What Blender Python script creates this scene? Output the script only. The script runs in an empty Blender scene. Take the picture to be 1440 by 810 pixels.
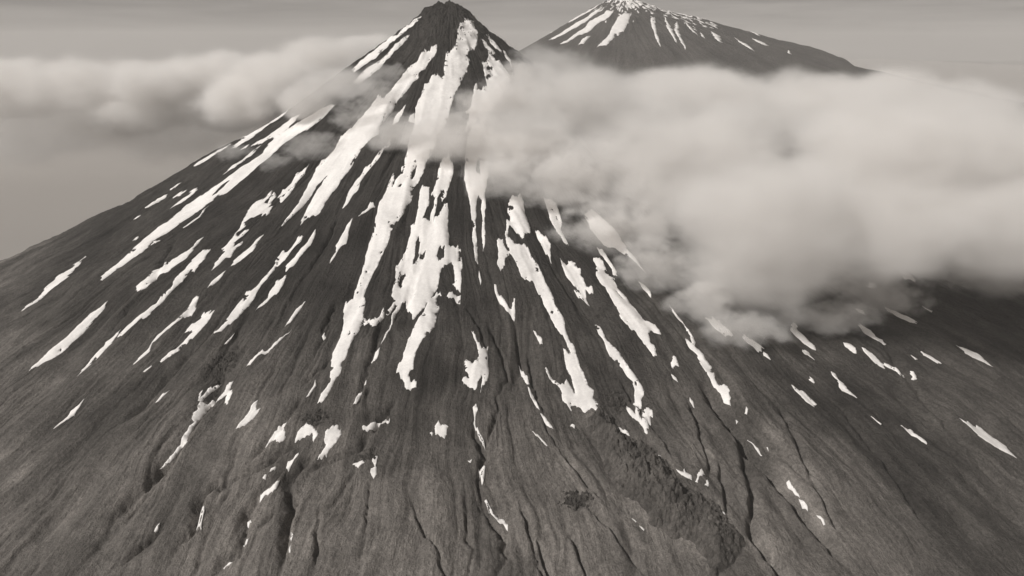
import bpy, bmesh, math, random
import numpy as np
from mathutils import Vector, geometry
random.seed(4)
scene = bpy.context.scene
COL = scene.collection
# ---------------------------------------------------------------- terrain
import numpy as np, math
def _h(ix, iy, s):
    n = (ix.astype(np.int64) * 374761393 + iy.astype(np.int64) * 668265263 + s * 1442695041) & 0xFFFFFFFF
    n = ((n ^ (n >> 13)) * 1274126177) & 0xFFFFFFFF
    n = ((n ^ (n >> 16)) * 2246822519) & 0xFFFFFFFF
    return (n ^ (n >> 15)) & 0xFFFFFFFF
def gn(x, y, s=0):
    """gradient noise, about -0.7..0.7"""
    x = np.asarray(x, float); y = np.asarray(y, float)
    x0 = np.floor(x); y0 = np.floor(y); fx = x - x0; fy = y - y0
    u = fx*fx*fx*(fx*(fx*6-15)+10); v = fy*fy*fy*(fy*(fy*6-15)+10)
    def g(i, j):
        a = _h(x0+i, y0+j, s) * (2*math.pi/4294967296.0)
        return np.cos(a)*(fx-i) + np.sin(a)*(fy-j)
    a = g(0,0); a = a + u*(g(1,0)-a)
    b = g(0,1); b = b + u*(g(1,1)-b)
    return a + v*(b-a)
def fbm(x, y, o, s=0, gain=0.5):
    t = 0; a = 1.0
    for k in range(o):
        t = t + a*gn(x*2**k, y*2**k, s+k); a *= gain
    return t
def sm(a, b, x):
    t = np.clip((x-a)/(b-a), 0, 1); return t*t*(3-2*t)
TOP = 1608.0
def base_height(th, r):
    re = np.sqrt(r*r+225)-15
    d = 0.251*re + (0.725-0.251)*1466.65*(1-np.exp(-re/1466.65))
    s = np.sin(th)
    d = d*(1-0.09*np.clip(s, 0, 1)*sm(500, 1700, r))
    return TOP - d*(1+np.where(s > 0, 0.429, 0.151)*s*np.exp(-r/227.0))
TH = np.concatenate([np.linspace(-math.pi, -1.95, 60, endpoint=False), np.linspace(-1.95, -0.95, 330, endpoint=False),
                     np.linspace(-0.95, 0.95, 1300, endpoint=False), np.linspace(0.95, 1.75, 270, endpoint=False),
                     np.linspace(1.75, math.pi, 66)])
RR = np.concatenate([np.linspace(0, 1900, 740, endpoint=False), np.linspace(1900, 2500, 120, endpoint=False), np.linspace(2500, 4400, 70)])
def polyline_dist(X, Y, pts):
    """distance to a polyline and 0..1 position along it, only near it"""
    D = np.full(X.shape, 1e9); A = np.zeros(X.shape); S = np.zeros(X.shape); n = len(pts)-1
    for i in range(n):
        (ax, ay), (bx, by) = pts[i], pts[i+1]
        dx, dy = bx-ax, by-ay; L = dx*dx+dy*dy+1e-9
        t = np.clip(((X-ax)*dx+(Y-ay)*dy)/L, 0, 1)
        ex, ey = X-(ax+t*dx), Y-(ay+t*dy); d = np.hypot(ex, ey)
        m = d < D
        D[m] = d[m]; A[m] = (i+t[m])/n; S[m] = np.sign(dx*ey-dy*ex)[m]
    return D, A, S
def poly_sdf(X, Y, pts):
    """signed distance to a closed polygon, positive inside"""
    D, _, _ = polyline_dist(X, Y, list(pts)+[pts[0]])
    ins = np.zeros(X.shape, bool); n = len(pts)
    for i in range(n):
        (ax, ay), (bx, by) = pts[i], pts[(i+1) % n]
        if ay == by: continue
        c = ((ay > Y) != (by > Y)) & (X < (bx-ax)*(Y-ay)/(by-ay)+ax)
        ins ^= c
    return np.where(ins, D, -D)
def build_heights(RAV, BUMPS, LAVA):
    T, R = np.meshgrid(TH, RR)
    X = R*np.sin(T); Y = -R*np.cos(T)
    Z = base_height(T, R)
    # broad relief
    k = sm(60, 500, R)
    Z = Z + k*(26*gn(X/420+7, Y/420, 1) + 11*gn(X/170, Y/170+3, 2) + 4*gn(X/85, Y/85, 17)*sm(700, 1200, R)) + 3.0*gn(X/65, Y/65, 3)*sm(40, 300, R) + 1.5*gn(X/24, Y/24, 4)+1.0*gn(X/10, Y/10, 5)*(0.6+gn(X/90, Y/90, 7))+0.7*np.abs(gn(X/5.5, Y/5.5, 6))*sm(-.1, .5, gn(X/120, Y/120, 8)+.25*gn(X/30, Y/30, 9))*2.2
    # gullies running down the fall line
    wx = 0.035*gn(T*5, R/330, 11) + 0.010*gn(T*18, R/120, 12) + 0.006*gn(T*50, R/45, 15) + 0.002*gn(T*140, R/22, 16)
    g = np.zeros_like(Z)
    for j, (f, Lr) in enumerate([(9, 900), (19, 700), (41, 520), (83, 380), (170, 260), (340, 170), (700, 110)]):
        lam = R/f
        amp = 0.17*np.minimum(lam, 55)*sm(2.5, 7, lam)*(1-0.6*sm(60, 200, lam))
        rough0 = 0.25+1.0*sm(-.25, .35, gn(T*15+j*5, R/150, 50+j)+0.5*gn(X/60, Y/60, 90+j))
        n = np.abs(gn((T+wx)*f, R/Lr+j*3.7, 20+j))
        rough = (0.40+0.85*sm(-.3, .4, gn(T*4+j, R/260, 40+j)))*(1-0.12*sm(1150, 1500, R))
        g -= amp*rough*rough0*(1.0 if f < 100 else 0.75)*(1-np.minimum(1, n*3.0))**1.5
        g += 0.35*amp*gn((T+wx)*f*1.3, R/Lr*1.6, 60+j)*(1+0.6*sm(900, 1300, R))
    Z = Z + g
    # hummocks and steps
    for (x, y, a, sx, sr) in BUMPS:       # sx across the fall line, sr down it
        t0 = math.atan2(x, -y); r0 = math.hypot(x, y)
        u = (T-t0)*r0/sx; v = (R-r0)/sr
        Z = Z + a*np.exp(-0.5*(u*u+np.where(v > 0, v*1.9, v)**2))
    # summit shoulder
    Z = Z + 5*np.abs(gn(X/30, Y/30, 75))*sm(.75, 1.1, np.abs(T))*sm(150, 400, R)
    Z = Z + 15*np.exp(-((X+76)**2+(Y-10)**2)/(2*24**2)) - 9*np.exp(-(R/55)**2) + 17*gn(X/26, Y/26, 70)*np.exp(-(R/260)**2) + 13*np.abs(gn(X/11, Y/11, 71))*np.exp(-(R/240)**2) + 2.5*gn((T+wx)*30, R/60, 72)*sm(20, 80, R)*np.exp(-(R/420)**2)
    for (pts, depth, width, side) in RAV:
        px = [p[0] for p in pts]; py = [p[1] for p in pts]; w = width*3+25
        m = (X > min(px)-w) & (X < max(px)+w) & (Y > min(py)-w) & (Y < max(py)+w)
        if not m.any(): continue
        xs, ys = X[m], Y[m]
        jx = 5*gn(xs/22, ys/22, 81)+2.2*gn(xs/9, ys/9, 83); jy = 5*gn(xs/22, ys/22, 82)+2.2*gn(xs/9, ys/9, 84)
        D, A, S = polyline_dist(xs+jx, ys+jy, pts)
        taper = sm(0, .12, A)*(1-0.8*sm(.8, 1, A))*(0.75+0.6*gn(xs/60, ys/60, 85))
        ww = width*np.where(S*side > 0, 0.55, 1.25) if side else width
        Z[m] -= 1.8*depth*taper*np.exp(-np.abs(D/ww)**1.6*1.4)
        Z[m] += 0.16*depth*taper*np.exp(-((D-1.9*ww)/ww)**2)
    if LAVA:
        px = [p[0] for p in LAVA]; py = [p[1] for p in LAVA]; w = 60
        m = (X > min(px)-w) & (X < max(px)+w) & (Y > min(py)-w) & (Y < max(py)+w)
        sd = poly_sdf(X[m], Y[m], LAVA)
        Z[m] -= 2*sm(-14, 4, sd)*(1-sm(4, 40, sd))
    return X, Y, Z
class Ground:
    def __init__(s, Z): s.Z = Z
    def __call__(s, x, y):
        x = np.asarray(x, float); y = np.asarray(y, float)
        t = np.arctan2(x, -y); r = np.hypot(x, y)
        i = np.clip(np.searchsorted(RR, r)-1, 0, len(RR)-2); j = np.clip(np.searchsorted(TH, t)-1, 0, len(TH)-2)
        u = np.clip((r-RR[i])/(RR[i+1]-RR[i]), 0, 1); v = np.clip((t-TH[j])/(TH[j+1]-TH[j]), 0, 1)
        Z = s.Z
        return (Z[i, j]*(1-u)+Z[i+1, j]*u)*(1-v)+(Z[i, j+1]*(1-u)+Z[i+1, j+1]*u)*v

# ---------------------------------------------------------------- the far volcano
FX, FY, FTOP = 1950.0, 6450.0, 1975.0
FTH = np.concatenate([np.linspace(-math.pi, -1.9, 40, endpoint=False), np.linspace(-1.9, 1.9, 420, endpoint=False), np.linspace(1.9, math.pi, 41)])
FRR = np.concatenate([np.linspace(0, 2600, 230, endpoint=False), np.linspace(2600, 7000, 40)])
def build_far():
    T, R = np.meshgrid(FTH, FRR)
    s = np.sin(T)
    ridge = np.exp(-((T-1.45)/0.28)**2)
    slope = 0.55+0.04*np.where(s < 0, -s, 0)-0.10*np.where(s > 0, s, 0)
    re = np.sqrt(R*R+150.0**2)-150
    d = slope*re*(1-0.00004*re)
    d = np.where(R > 2600, slope*(2600*(1-.104)+(R-2600)*0.45), d)
    Z = FTOP-d
    Z = Z+ridge*np.minimum(0.155*re, 330)*sm(200, 900, R)
    lam = lambda f: R/f
    wx = 0.04*gn(T*5, R/500, 111)+0.012*gn(T*17, R/200, 112)
    for j, f in enumerate((9, 21, 47, 97)):
        amp = 0.10*np.minimum(R/f, 90)*sm(10, 25, R/f)
        n = np.abs(gn((T+wx)*f, R/900+j*3.1, 120+j))
        Z = Z-amp*(1-np.minimum(1, n*2.4))**1.5
    Z = Z+22*gn(T*9+3, R/140, 131)*np.exp(-(R/420)**2)+34*gn(R*np.sin(T)/60, R*np.cos(T)/60, 132)*np.exp(-(R/620)**2)+8*gn(R*np.sin(T)/110, R*np.cos(T)/110, 133)
    return FX+R*np.sin(T), FY-R*np.cos(T), Z
class FarGround:
    def __init__(s, Z): s.Z = Z
    def __call__(s, x, y):
        x = np.asarray(x, float)-FX; y = np.asarray(y, float)-FY
        t = np.arctan2(x, -y); r = np.hypot(x, y)
        i = np.clip(np.searchsorted(FRR, r)-1, 0, len(FRR)-2); j = np.clip(np.searchsorted(FTH, t)-1, 0, len(FTH)-2)
        u = np.clip((r-FRR[i])/(FRR[i+1]-FRR[i]), 0, 1); v = np.clip((t-FTH[j])/(FTH[j+1]-FTH[j]), 0, 1)
        Z = s.Z
        return (Z[i, j]*(1-u)+Z[i+1, j]*u)*(1-v)+(Z[i, j+1]*(1-u)+Z[i+1, j+1]*u)*v

# ---------------------------------------------------------------- surveyed positions, metres east / north of the summit
RAV = [
[[[-443.9,-1168.0],[-455.0,-1231.6],[-476.3,-1296.4],[-500.8,-1386.9],[-519.6,-1412.1],[-532.6,-1435.0],[-556.1,-1484.9]],15,20,1],
[[[-262.3,-1387.1],[-289.5,-1394.3],[-308.3,-1407.5],[-322.5,-1424.9],[-341.6,-1432.4],[-368.3,-1441.1],[-386.7,-1449.5]],15,9,1],
[[[-391.7,-1428.8],[-401.4,-1444.8],[-411.2,-1459.2],[-415.4,-1473.0],[-415.2,-1494.1],[-413.6,-1516.0],[-428.3,-1528.3],[-436.5,-1554.2]],14,8,1],
[[[-276.6,-1409.0],[-285.9,-1429.7],[-302.4,-1452.5],[-321.2,-1465.9],[-325.7,-1482.1],[-332.5,-1502.2],[-331.9,-1530.4],[-335.5,-1557.1],[-352.8,-1563.5],[-362.5,-1587.1]],14,9,1],
[[[-239.4,-1416.1],[-255.8,-1430.8],[-267.0,-1447.0],[-275.9,-1461.9],[-270.7,-1486.5],[-258.1,-1496.1],[-267.1,-1521.4],[-264.9,-1547.1],[-265.2,-1575.8],[-267.2,-1616.1]],15,8,1],
[[[-252.6,-1496.7],[-272.6,-1501.4],[-289.9,-1508.6],[-308.3,-1525.6]],9,5,1],
[[[-154.5,-1366.3],[-162.4,-1401.9],[-173.5,-1410.1],[-198.1,-1420.6],[-225.9,-1430.4],[-246.0,-1450.7]],8,7,1],
[[[-171.3,-1433.4],[-183.2,-1463.4],[-191.3,-1483.1],[-208.6,-1504.9],[-221.2,-1509.3],[-222.5,-1539.6],[-218.4,-1561.7],[-218.4,-1606.2]],6,3.5,0],
[[[-149.2,-1450.5],[-148.5,-1487.0],[-150.6,-1516.0],[-148.2,-1544.2],[-154.7,-1601.8]],4,3,0],
[[[26.7,-1313.2],[23.3,-1370.3],[39.4,-1418.9],[27.5,-1447.7],[27.5,-1475.1],[33.1,-1503.3],[45.3,-1526.4],[65.7,-1551.7],[60.3,-1566.8],[64.9,-1577.9],[48.3,-1603.0],[48.7,-1631.5]],9,5,1],
[[[57.1,-1112.7],[72.1,-1171.7],[85.5,-1219.5],[89.0,-1263.2],[66.5,-1308.3],[65.9,-1337.7],[50.2,-1372.3],[41.0,-1409.7]],7,4,1],
[[[2.2,-1481.5],[5.7,-1517.4],[2.9,-1543.3],[13.1,-1562.9],[6.8,-1594.4],[-3.3,-1622.2]],5,3.5,0],
[[[-86.1,-1479.9],[-70.3,-1524.3],[-58.9,-1547.5],[-38.3,-1573.7],[-35.1,-1600.1],[-22.8,-1621.1]],6,4,-1],
[[[420.1,-1308.0],[422.1,-1347.2],[416.7,-1392.2],[419.9,-1431.8],[409.9,-1472.4]],8,6,-1],
[[[458.4,-1246.8],[459.8,-1310.5],[476.0,-1352.2],[495.0,-1403.6],[520.2,-1449.1],[533.7,-1478.2],[550.0,-1541.2],[560.3,-1576.5],[574.5,-1631.9]],22,17,-1],
[[[434.1,-1434.2],[429.4,-1472.0],[428.3,-1494.1],[412.2,-1543.4]],8,5,-1],
[[[487.0,-1389.3],[479.8,-1446.5],[474.3,-1493.2],[455.0,-1537.1],[444.4,-1566.8],[453.6,-1600.6],[465.5,-1627.6],[460.7,-1653.6]],14,9,-1],
[[[140.0,-1341.3],[158.2,-1398.7],[182.8,-1439.9],[206.7,-1476.7],[225.0,-1504.6]],5,4,-1],
[[[186.0,-1497.0],[219.2,-1536.5],[246.5,-1583.8],[262.7,-1618.6],[267.3,-1644.4]],5,4,-1],
[[[-266.7,-779.1],[-281.3,-840.4],[-294.7,-888.4],[-309.2,-932.3],[-330.6,-975.1],[-342.1,-1016.6],[-355.2,-1052.5],[-362.8,-1106.6],[-377.3,-1147.9],[-406.4,-1184.6]],7,5,1],
[[[-248.2,-1063.7],[-263.7,-1112.5],[-273.2,-1135.7]],7,5,1],
[[[-237.4,-1193.9],[-265.5,-1224.1],[-280.8,-1262.7]],7,5,1],
[[[15.1,-1079.7],[37.9,-1126.4],[58.3,-1221.6]],5,4,0],
[[[130.4,-1173.1],[135.3,-1288.4],[145.5,-1348.8]],5,5,-1],
[[[-111.4,-1304.4],[-134.5,-1338.7],[-150.5,-1372.1]],6,5,1],
[[[-67.0,-896.1],[-100.5,-1072.9],[-152.6,-1157.1],[-174.9,-1268.4],[-183.5,-1341.1]],6,6,1],
[[[53.3,-1314.9],[63.3,-1359.1],[65.1,-1427.3]],3,3,0],
[[[297.3,-1256.2],[325.4,-1342.7],[351.5,-1393.8],[359.4,-1435.6]],6,6,-1],
[[[585.5,-1303.6],[588.7,-1427.2],[585.5,-1533.8],[592.9,-1581.4]],7,8,-1],
[[[719.3,-1288.2],[744.6,-1429.5],[753.7,-1549.6]],8,10,-1],
[[[907.6,-1069.5],[912.9,-1258.2],[924.2,-1424.3]],8,12,-1],
[[[-678.4,-700.3],[-679.2,-883.0],[-724.4,-998.0]],9,9,1],
[[[-445.1,-969.7],[-504.7,-1090.6],[-561.7,-1181.8],[-612.4,-1265.8]],10,9,1],
[[[-277.3,-1286.0],[-309.7,-1353.6],[-351.1,-1414.4]],7,8,1],
[[[-366.2,-1450.0],[-382.0,-1477.9],[-391.1,-1528.1],[-392.7,-1581.2]],7,7,1],
[[[-499.8,-1362.9],[-524.1,-1398.3],[-567.9,-1453.0]],8,9,1],
[[[-449.6,-1473.6],[-480.6,-1497.8],[-499.3,-1523.0],[-531.8,-1550.2]],12,10,1],
[[[89.3,-1491.8],[101.3,-1545.3],[111.2,-1605.6],[113.0,-1636.2]],6,5,-1],
[[[162.3,-1543.2],[172.1,-1588.1],[180.4,-1635.3]],6,6,-1],
[[[111.6,-1551.6],[118.2,-1590.2],[122.4,-1626.8]],8,4,-1]]
BUMPS = [
[-68.5,-1238.6,16,62,55],
[-41.7,-1331.1,7,75,28],
[-59.3,-1395.3,-5,90,25],
[-277.3,-1286.0,9,35,60],
[-221.6,-1329.8,7,30,22],
[-457.1,-1223.1,-6,30,40],
[112.4,-1430.2,10,60,90],
[-368.9,-1330.5,8,25,60],
[559.7,-1369.8,10,25,70],
[401.2,-1500.7,9,35,60],
[-102.5,-1490.7,7,60,70],
[571.7,-1496.3,10,22,60],
[-281.0,-1343.6,6,30,30],
[-408.4,-1264.4,5,22,40]]
LAVA = [[222.9,-1361.6],[237.1,-1352.6],[261.5,-1341.6],[268.9,-1362.0],[269.7,-1381.9],[288.0,-1399.7],[326.4,-1422.4],[355.9,-1462.7],[382.2,-1507.4],[406.9,-1541.0],[422.7,-1563.0],[428.9,-1578.1],[425.4,-1592.2],[410.5,-1611.3],[394.2,-1627.1],[376.6,-1643.7],[367.6,-1638.4],[367.2,-1626.7],[358.7,-1614.7],[340.5,-1602.2],[327.8,-1588.3],[314.6,-1575.5],[303.9,-1562.5],[285.0,-1547.6],[268.5,-1532.6],[255.2,-1514.3],[243.6,-1492.5],[234.0,-1473.4],[229.5,-1440.8],[222.2,-1403.4],[219.5,-1382.3]]
LAVA_FLOW = [[226.2,-1345.1],[240.0,-1338.6],[265.8,-1322.9],[273.3,-1343.4],[274.6,-1361.9],[293.2,-1380.0],[331.4,-1405.8],[359.2,-1453.0],[383.7,-1503.4],[408.5,-1537.3],[424.0,-1559.9],[430.8,-1573.9],[427.4,-1587.8],[412.0,-1607.9],[396.5,-1622.0],[380.6,-1634.6],[371.9,-1628.2],[371.3,-1617.1],[363.1,-1603.8],[345.4,-1589.2],[333.1,-1573.6],[320.1,-1559.2],[308.8,-1547.6],[290.3,-1530.0],[273.8,-1513.6],[260.9,-1492.5],[248.8,-1471.1],[238.9,-1451.9],[234.7,-1416.9],[226.5,-1382.5],[223.1,-1364.0]]
SNOW = [
["slim snow streak down the outer sunlit edge of the summit cone",[[-96.6,-21.2],[-119.2,-22.1],[-155.5,-41.4],[-201.4,-38.3],[-231.1,-61.9],[-267.8,-93.8],[-284.9,-119.0],[-300.4,-177.6],[-290.7,-194.8],[-263.1,-173.0],[-231.6,-160.4],[-208.5,-137.2],[-190.5,-114.8],[-158.4,-94.5],[-140.4,-64.9],[-117.6,-69.8],[-100.8,-65.6]],[]],
["split snow streak just inside the outer streak on the summit cone",[[-128.4,-124.7],[-143.0,-129.1],[-174.0,-119.6],[-184.9,-165.3],[-215.3,-196.8],[-243.6,-209.2],[-268.5,-230.0],[-291.9,-262.8],[-269.2,-283.0],[-245.2,-259.1],[-212.3,-243.2],[-187.9,-207.2],[-160.7,-165.9],[-135.7,-140.3]],[]],
["bright snow streak beside the summit cone's dark central rib, running into the neck cloud",[[-44.5,-203.2],[-61.0,-217.0],[-66.3,-226.4],[-75.2,-226.8],[-79.3,-218.6],[-94.7,-240.9],[-104.9,-262.5],[-127.5,-279.8],[-142.4,-299.8],[-151.4,-324.5],[-171.9,-367.2],[-190.1,-395.2],[-208.9,-373.2],[-223.7,-409.4],[-246.3,-437.4],[-271.8,-475.5],[-299.3,-490.2],[-300.3,-489.3],[-310.8,-527.2],[-327.2,-548.8],[-345.9,-551.2],[-357.1,-574.4],[-360.7,-611.8],[-368.0,-639.9],[-373.6,-675.4],[-381.0,-712.7],[-392.9,-733.3],[-405.1,-761.7],[-409.7,-783.0],[-401.9,-768.3],[-388.4,-748.4],[-372.2,-718.2],[-360.4,-699.9],[-350.1,-672.5],[-340.5,-650.2],[-327.3,-640.6],[-329.9,-655.9],[-341.1,-672.9],[-349.5,-707.8],[-358.7,-734.6],[-360.1,-764.3],[-361.4,-797.1],[-354.9,-784.0],[-343.3,-775.9],[-330.6,-777.9],[-320.9,-772.0],[-312.5,-738.3],[-297.7,-701.8],[-283.0,-674.9],[-268.5,-645.2],[-262.8,-635.0],[-253.2,-593.1],[-243.2,-575.6],[-232.8,-560.1],[-200.1,-530.5],[-202.5,-550.7],[-196.0,-504.4],[-185.7,-480.6],[-159.4,-431.3],[-159.9,-418.5],[-140.3,-411.3],[-121.9,-379.2],[-112.7,-354.2],[-98.1,-338.9],[-96.2,-310.6],[-78.7,-294.5],[-63.6,-264.2],[-45.5,-234.5]],[]],
["broad round-topped snow gully hanging from the summit, reaching far down the middle of the cone",[[39.1,-90.6],[25.0,-118.2],[16.3,-139.3],[15.5,-175.3],[9.5,-214.8],[-5.5,-226.5],[-17.1,-241.0],[-23.6,-276.3],[-25.6,-339.2],[-35.6,-340.7],[-43.1,-323.9],[-58.3,-322.7],[-65.5,-358.7],[-77.9,-361.6],[-84.7,-392.8],[-89.0,-419.5],[-96.3,-427.4],[-102.8,-461.1],[-102.8,-506.5],[-107.3,-554.8],[-114.1,-562.4],[-118.9,-624.6],[-124.5,-654.7],[-123.6,-678.1],[-132.4,-679.9],[-133.4,-706.3],[-146.0,-718.9],[-152.0,-686.4],[-159.7,-708.1],[-166.0,-747.1],[-178.9,-778.3],[-185.1,-813.7],[-188.8,-854.4],[-198.4,-890.3],[-200.8,-952.0],[-206.1,-998.3],[-213.2,-1026.1],[-216.2,-1052.1],[-233.4,-1062.5],[-231.6,-1093.7],[-228.2,-1127.6],[-230.0,-1142.2],[-231.3,-1163.4],[-242.0,-1190.8],[-239.8,-1220.6],[-236.1,-1262.0],[-242.1,-1277.3],[-248.3,-1289.7],[-250.3,-1318.0],[-244.3,-1316.8],[-236.6,-1294.8],[-230.3,-1269.8],[-220.2,-1246.2],[-219.4,-1223.2],[-211.4,-1204.4],[-207.0,-1181.6],[-196.2,-1152.7],[-188.8,-1129.6],[-181.3,-1137.1],[-174.9,-1129.9],[-164.7,-1146.7],[-149.4,-1124.1],[-146.9,-1105.1],[-149.6,-1098.7],[-156.3,-1119.8],[-170.2,-1123.4],[-190.3,-1114.4],[-189.2,-1086.3],[-188.3,-1055.6],[-193.8,-1055.6],[-190.7,-1028.9],[-180.1,-995.7],[-180.3,-993.4],[-169.5,-959.2],[-161.6,-930.5],[-148.6,-884.0],[-149.5,-867.4],[-130.4,-840.6],[-115.8,-796.0],[-99.7,-769.3],[-107.2,-754.3],[-90.0,-732.5],[-75.3,-702.2],[-71.3,-676.0],[-60.5,-654.6],[-47.4,-615.3],[-43.1,-569.2],[-19.8,-524.6],[-12.4,-492.4],[-4.8,-458.8],[5.8,-403.9],[21.4,-360.7],[32.5,-317.0],[46.4,-278.0],[50.1,-244.3],[38.5,-233.8],[50.9,-223.4],[59.8,-189.1],[64.8,-197.3],[75.0,-172.6],[78.7,-121.1],[68.8,-95.9],[66.6,-47.3]],[[[-93.3,-677.3],[-103.5,-695.8],[-107.2,-722.3],[-101.8,-716.8],[-97.0,-699.5]],[[-128.3,-730.7],[-138.0,-741.5],[-132.1,-742.3]]]],
["ragged snowfield with dark rock holes on the summit cone side toward the far peak",[[91.3,-141.5],[95.7,-161.2],[110.5,-184.5],[103.1,-224.5],[85.7,-238.1],[90.2,-274.1],[93.2,-319.1],[97.1,-342.3],[80.9,-366.8],[68.2,-370.4],[66.2,-333.8],[58.4,-367.3],[57.5,-392.3],[51.9,-411.5],[47.2,-450.2],[27.8,-494.0],[42.2,-484.1],[25.5,-578.7],[50.2,-524.3],[65.9,-485.1],[73.3,-531.0],[94.9,-478.7],[128.9,-397.3],[150.5,-338.8],[172.7,-282.0],[164.0,-259.0],[141.1,-207.7],[129.1,-212.2],[121.0,-188.2],[129.5,-180.5],[114.6,-159.4],[96.5,-144.3]],[[[101.9,-248.1],[96.8,-266.5],[114.2,-260.8],[117.7,-245.9]],[[99.2,-280.3],[92.6,-310.5],[108.4,-301.3],[111.4,-284.1]]]],
["thin white snow line along the summit rim facing the far peak",[[49.7,-6.6],[69.5,5.4],[103.2,1.1],[142.1,-14.3],[182.7,-4.7],[214.3,-41.5],[209.9,-39.0],[178.9,5.6],[137.1,-22.1],[97.8,-20.9],[63.6,-8.6]],[]],
["short slanting snow sliver high on the dark shoulder of the summit cone",[[103.5,-87.5],[116.2,-128.2],[129.8,-146.8],[150.0,-154.1],[142.0,-125.8],[125.1,-117.2],[115.2,-74.4]],[]],
["small snow sliver next to the dark edge of the summit cone, above the cloud",[[153.6,-141.3],[162.2,-173.4],[174.3,-192.3],[174.7,-221.9],[174.0,-160.0],[161.3,-147.3]],[]],
["small snow dash between the two upper snow gullies, just above the neck cloud",[[-129.2,-451.1],[-143.0,-467.2],[-157.0,-479.5],[-160.8,-515.1],[-148.1,-513.8],[-138.3,-488.6],[-132.3,-470.4]],[]],
["tiny snow tooth beside the broad summit gully where it enters the neck cloud",[[-105.9,-475.8],[-116.3,-488.5],[-120.3,-510.3],[-103.5,-512.8]],[]],
["very long snow chute slanting across the sunlit flank out of the cloud",[[-331.0,-341.3],[-366.5,-324.7],[-396.9,-330.6],[-415.5,-341.6],[-441.7,-340.7],[-464.9,-355.0],[-499.3,-363.9],[-517.3,-377.7],[-525.0,-416.1],[-548.4,-444.2],[-582.6,-466.5],[-606.0,-490.7],[-631.8,-505.3],[-660.1,-510.4],[-686.8,-520.4],[-710.5,-537.9],[-730.3,-552.6],[-748.5,-597.0],[-772.7,-621.9],[-782.6,-656.5],[-788.8,-710.8],[-814.7,-737.9],[-841.0,-770.7],[-832.1,-784.7],[-803.6,-756.9],[-772.1,-737.2],[-756.4,-729.5],[-739.7,-713.4],[-719.8,-700.8],[-743.2,-701.8],[-719.0,-682.1],[-697.5,-664.8],[-682.9,-640.5],[-658.5,-615.6],[-641.5,-578.9],[-618.7,-559.3],[-593.2,-548.7],[-571.7,-537.3],[-544.1,-510.3],[-520.7,-483.1],[-494.7,-465.9],[-471.1,-433.7],[-435.2,-411.4],[-405.0,-411.0],[-377.1,-397.1],[-350.0,-374.0]],[[[-596.0,-508.6],[-615.0,-514.0],[-637.7,-548.6],[-621.9,-544.7],[-604.8,-526.6]]]],
["straight narrow snow line emerging from cloud just inside the flank's skyline",[[-496.8,-169.4],[-518.1,-185.8],[-611.2,-12.0],[-640.4,-63.2],[-641.7,-188.1],[-653.2,-266.8],[-637.7,-285.4],[-609.6,-288.8],[-584.9,-237.3],[-548.2,-204.6],[-509.3,-205.0]],[]],
["short veiled snow strip between the skyline and the very long snow chute",[[-440.0,-300.7],[-464.1,-298.1],[-492.3,-317.1],[-512.3,-323.0],[-535.3,-338.3],[-565.5,-332.0],[-575.3,-345.8],[-546.9,-357.1],[-516.6,-354.3],[-499.3,-363.9],[-465.0,-353.6],[-450.0,-315.5]],[]],
["slender snow line hugging the skyline of the sunlit flank",[[-683.3,-169.3],[-715.3,-201.6],[-750.7,-213.4],[-779.3,-243.4],[-758.6,-244.3],[-724.0,-230.0],[-686.0,-217.7]],[]],
["short snow dash under the veil of mist near the flank's skyline",[[-582.9,-330.0],[-598.4,-335.0],[-606.7,-344.0],[-590.7,-346.1]],[]],
["thin snow thread running beside the upper edge of the very long chute",[[-542.5,-367.0],[-567.8,-380.5],[-587.5,-405.7],[-617.5,-436.0],[-622.2,-464.6],[-595.4,-453.2],[-579.9,-416.9],[-558.8,-387.9]],[]],
["small snow dash below the skyline, uppermost of the dashes outside the long chute",[[-786.7,-333.3],[-811.0,-320.6],[-822.3,-331.4],[-799.0,-348.7]],[]],
["long thin snow dash lowest below the skyline outside the long chute",[[-820.0,-355.2],[-844.1,-363.6],[-860.2,-383.9],[-870.7,-398.8],[-851.0,-390.1],[-829.6,-377.5],[-817.0,-372.6]],[]],
["ragged snow dash just above the upper edge of the very long chute",[[-705.9,-443.7],[-725.4,-441.4],[-716.8,-490.3],[-735.9,-500.5],[-753.3,-525.1],[-731.4,-521.8],[-708.3,-502.4],[-699.4,-483.7]],[]],
["tiny snow sliver between two dashes above the very long chute",[[-738.9,-433.7],[-771.7,-408.5],[-779.0,-434.7],[-752.8,-449.3]],[]],
["faint snow thread beneath the lower edge of the very long chute",[[-631.8,-593.7],[-645.9,-636.7],[-676.4,-670.1],[-665.0,-668.1],[-641.4,-641.3]],[]],
["snow strip directly below the very long chute, tapering at its foot",[[-601.8,-742.5],[-615.9,-757.5],[-623.7,-782.3],[-650.0,-806.1],[-680.4,-818.3],[-703.1,-858.0],[-719.3,-872.9],[-700.9,-904.6],[-689.0,-889.2],[-680.2,-857.5],[-654.2,-863.6],[-644.8,-848.5],[-631.1,-827.5],[-617.8,-796.2],[-616.3,-776.6],[-606.2,-754.8]],[]],
["snow strip with a blunt upper end, second below the very long chute",[[-571.7,-801.7],[-588.5,-803.2],[-601.5,-816.9],[-609.2,-846.9],[-619.4,-867.6],[-617.0,-914.7],[-618.1,-931.1],[-632.1,-949.3],[-641.4,-969.5],[-645.4,-980.8],[-661.1,-990.8],[-686.3,-1007.8],[-703.5,-1033.7],[-693.6,-1039.9],[-661.8,-1012.0],[-651.6,-1009.3],[-639.9,-986.9],[-630.3,-970.0],[-614.8,-938.0],[-598.3,-920.4],[-591.1,-890.0],[-581.0,-898.5],[-575.4,-876.1],[-575.6,-833.4]],[]],
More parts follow.
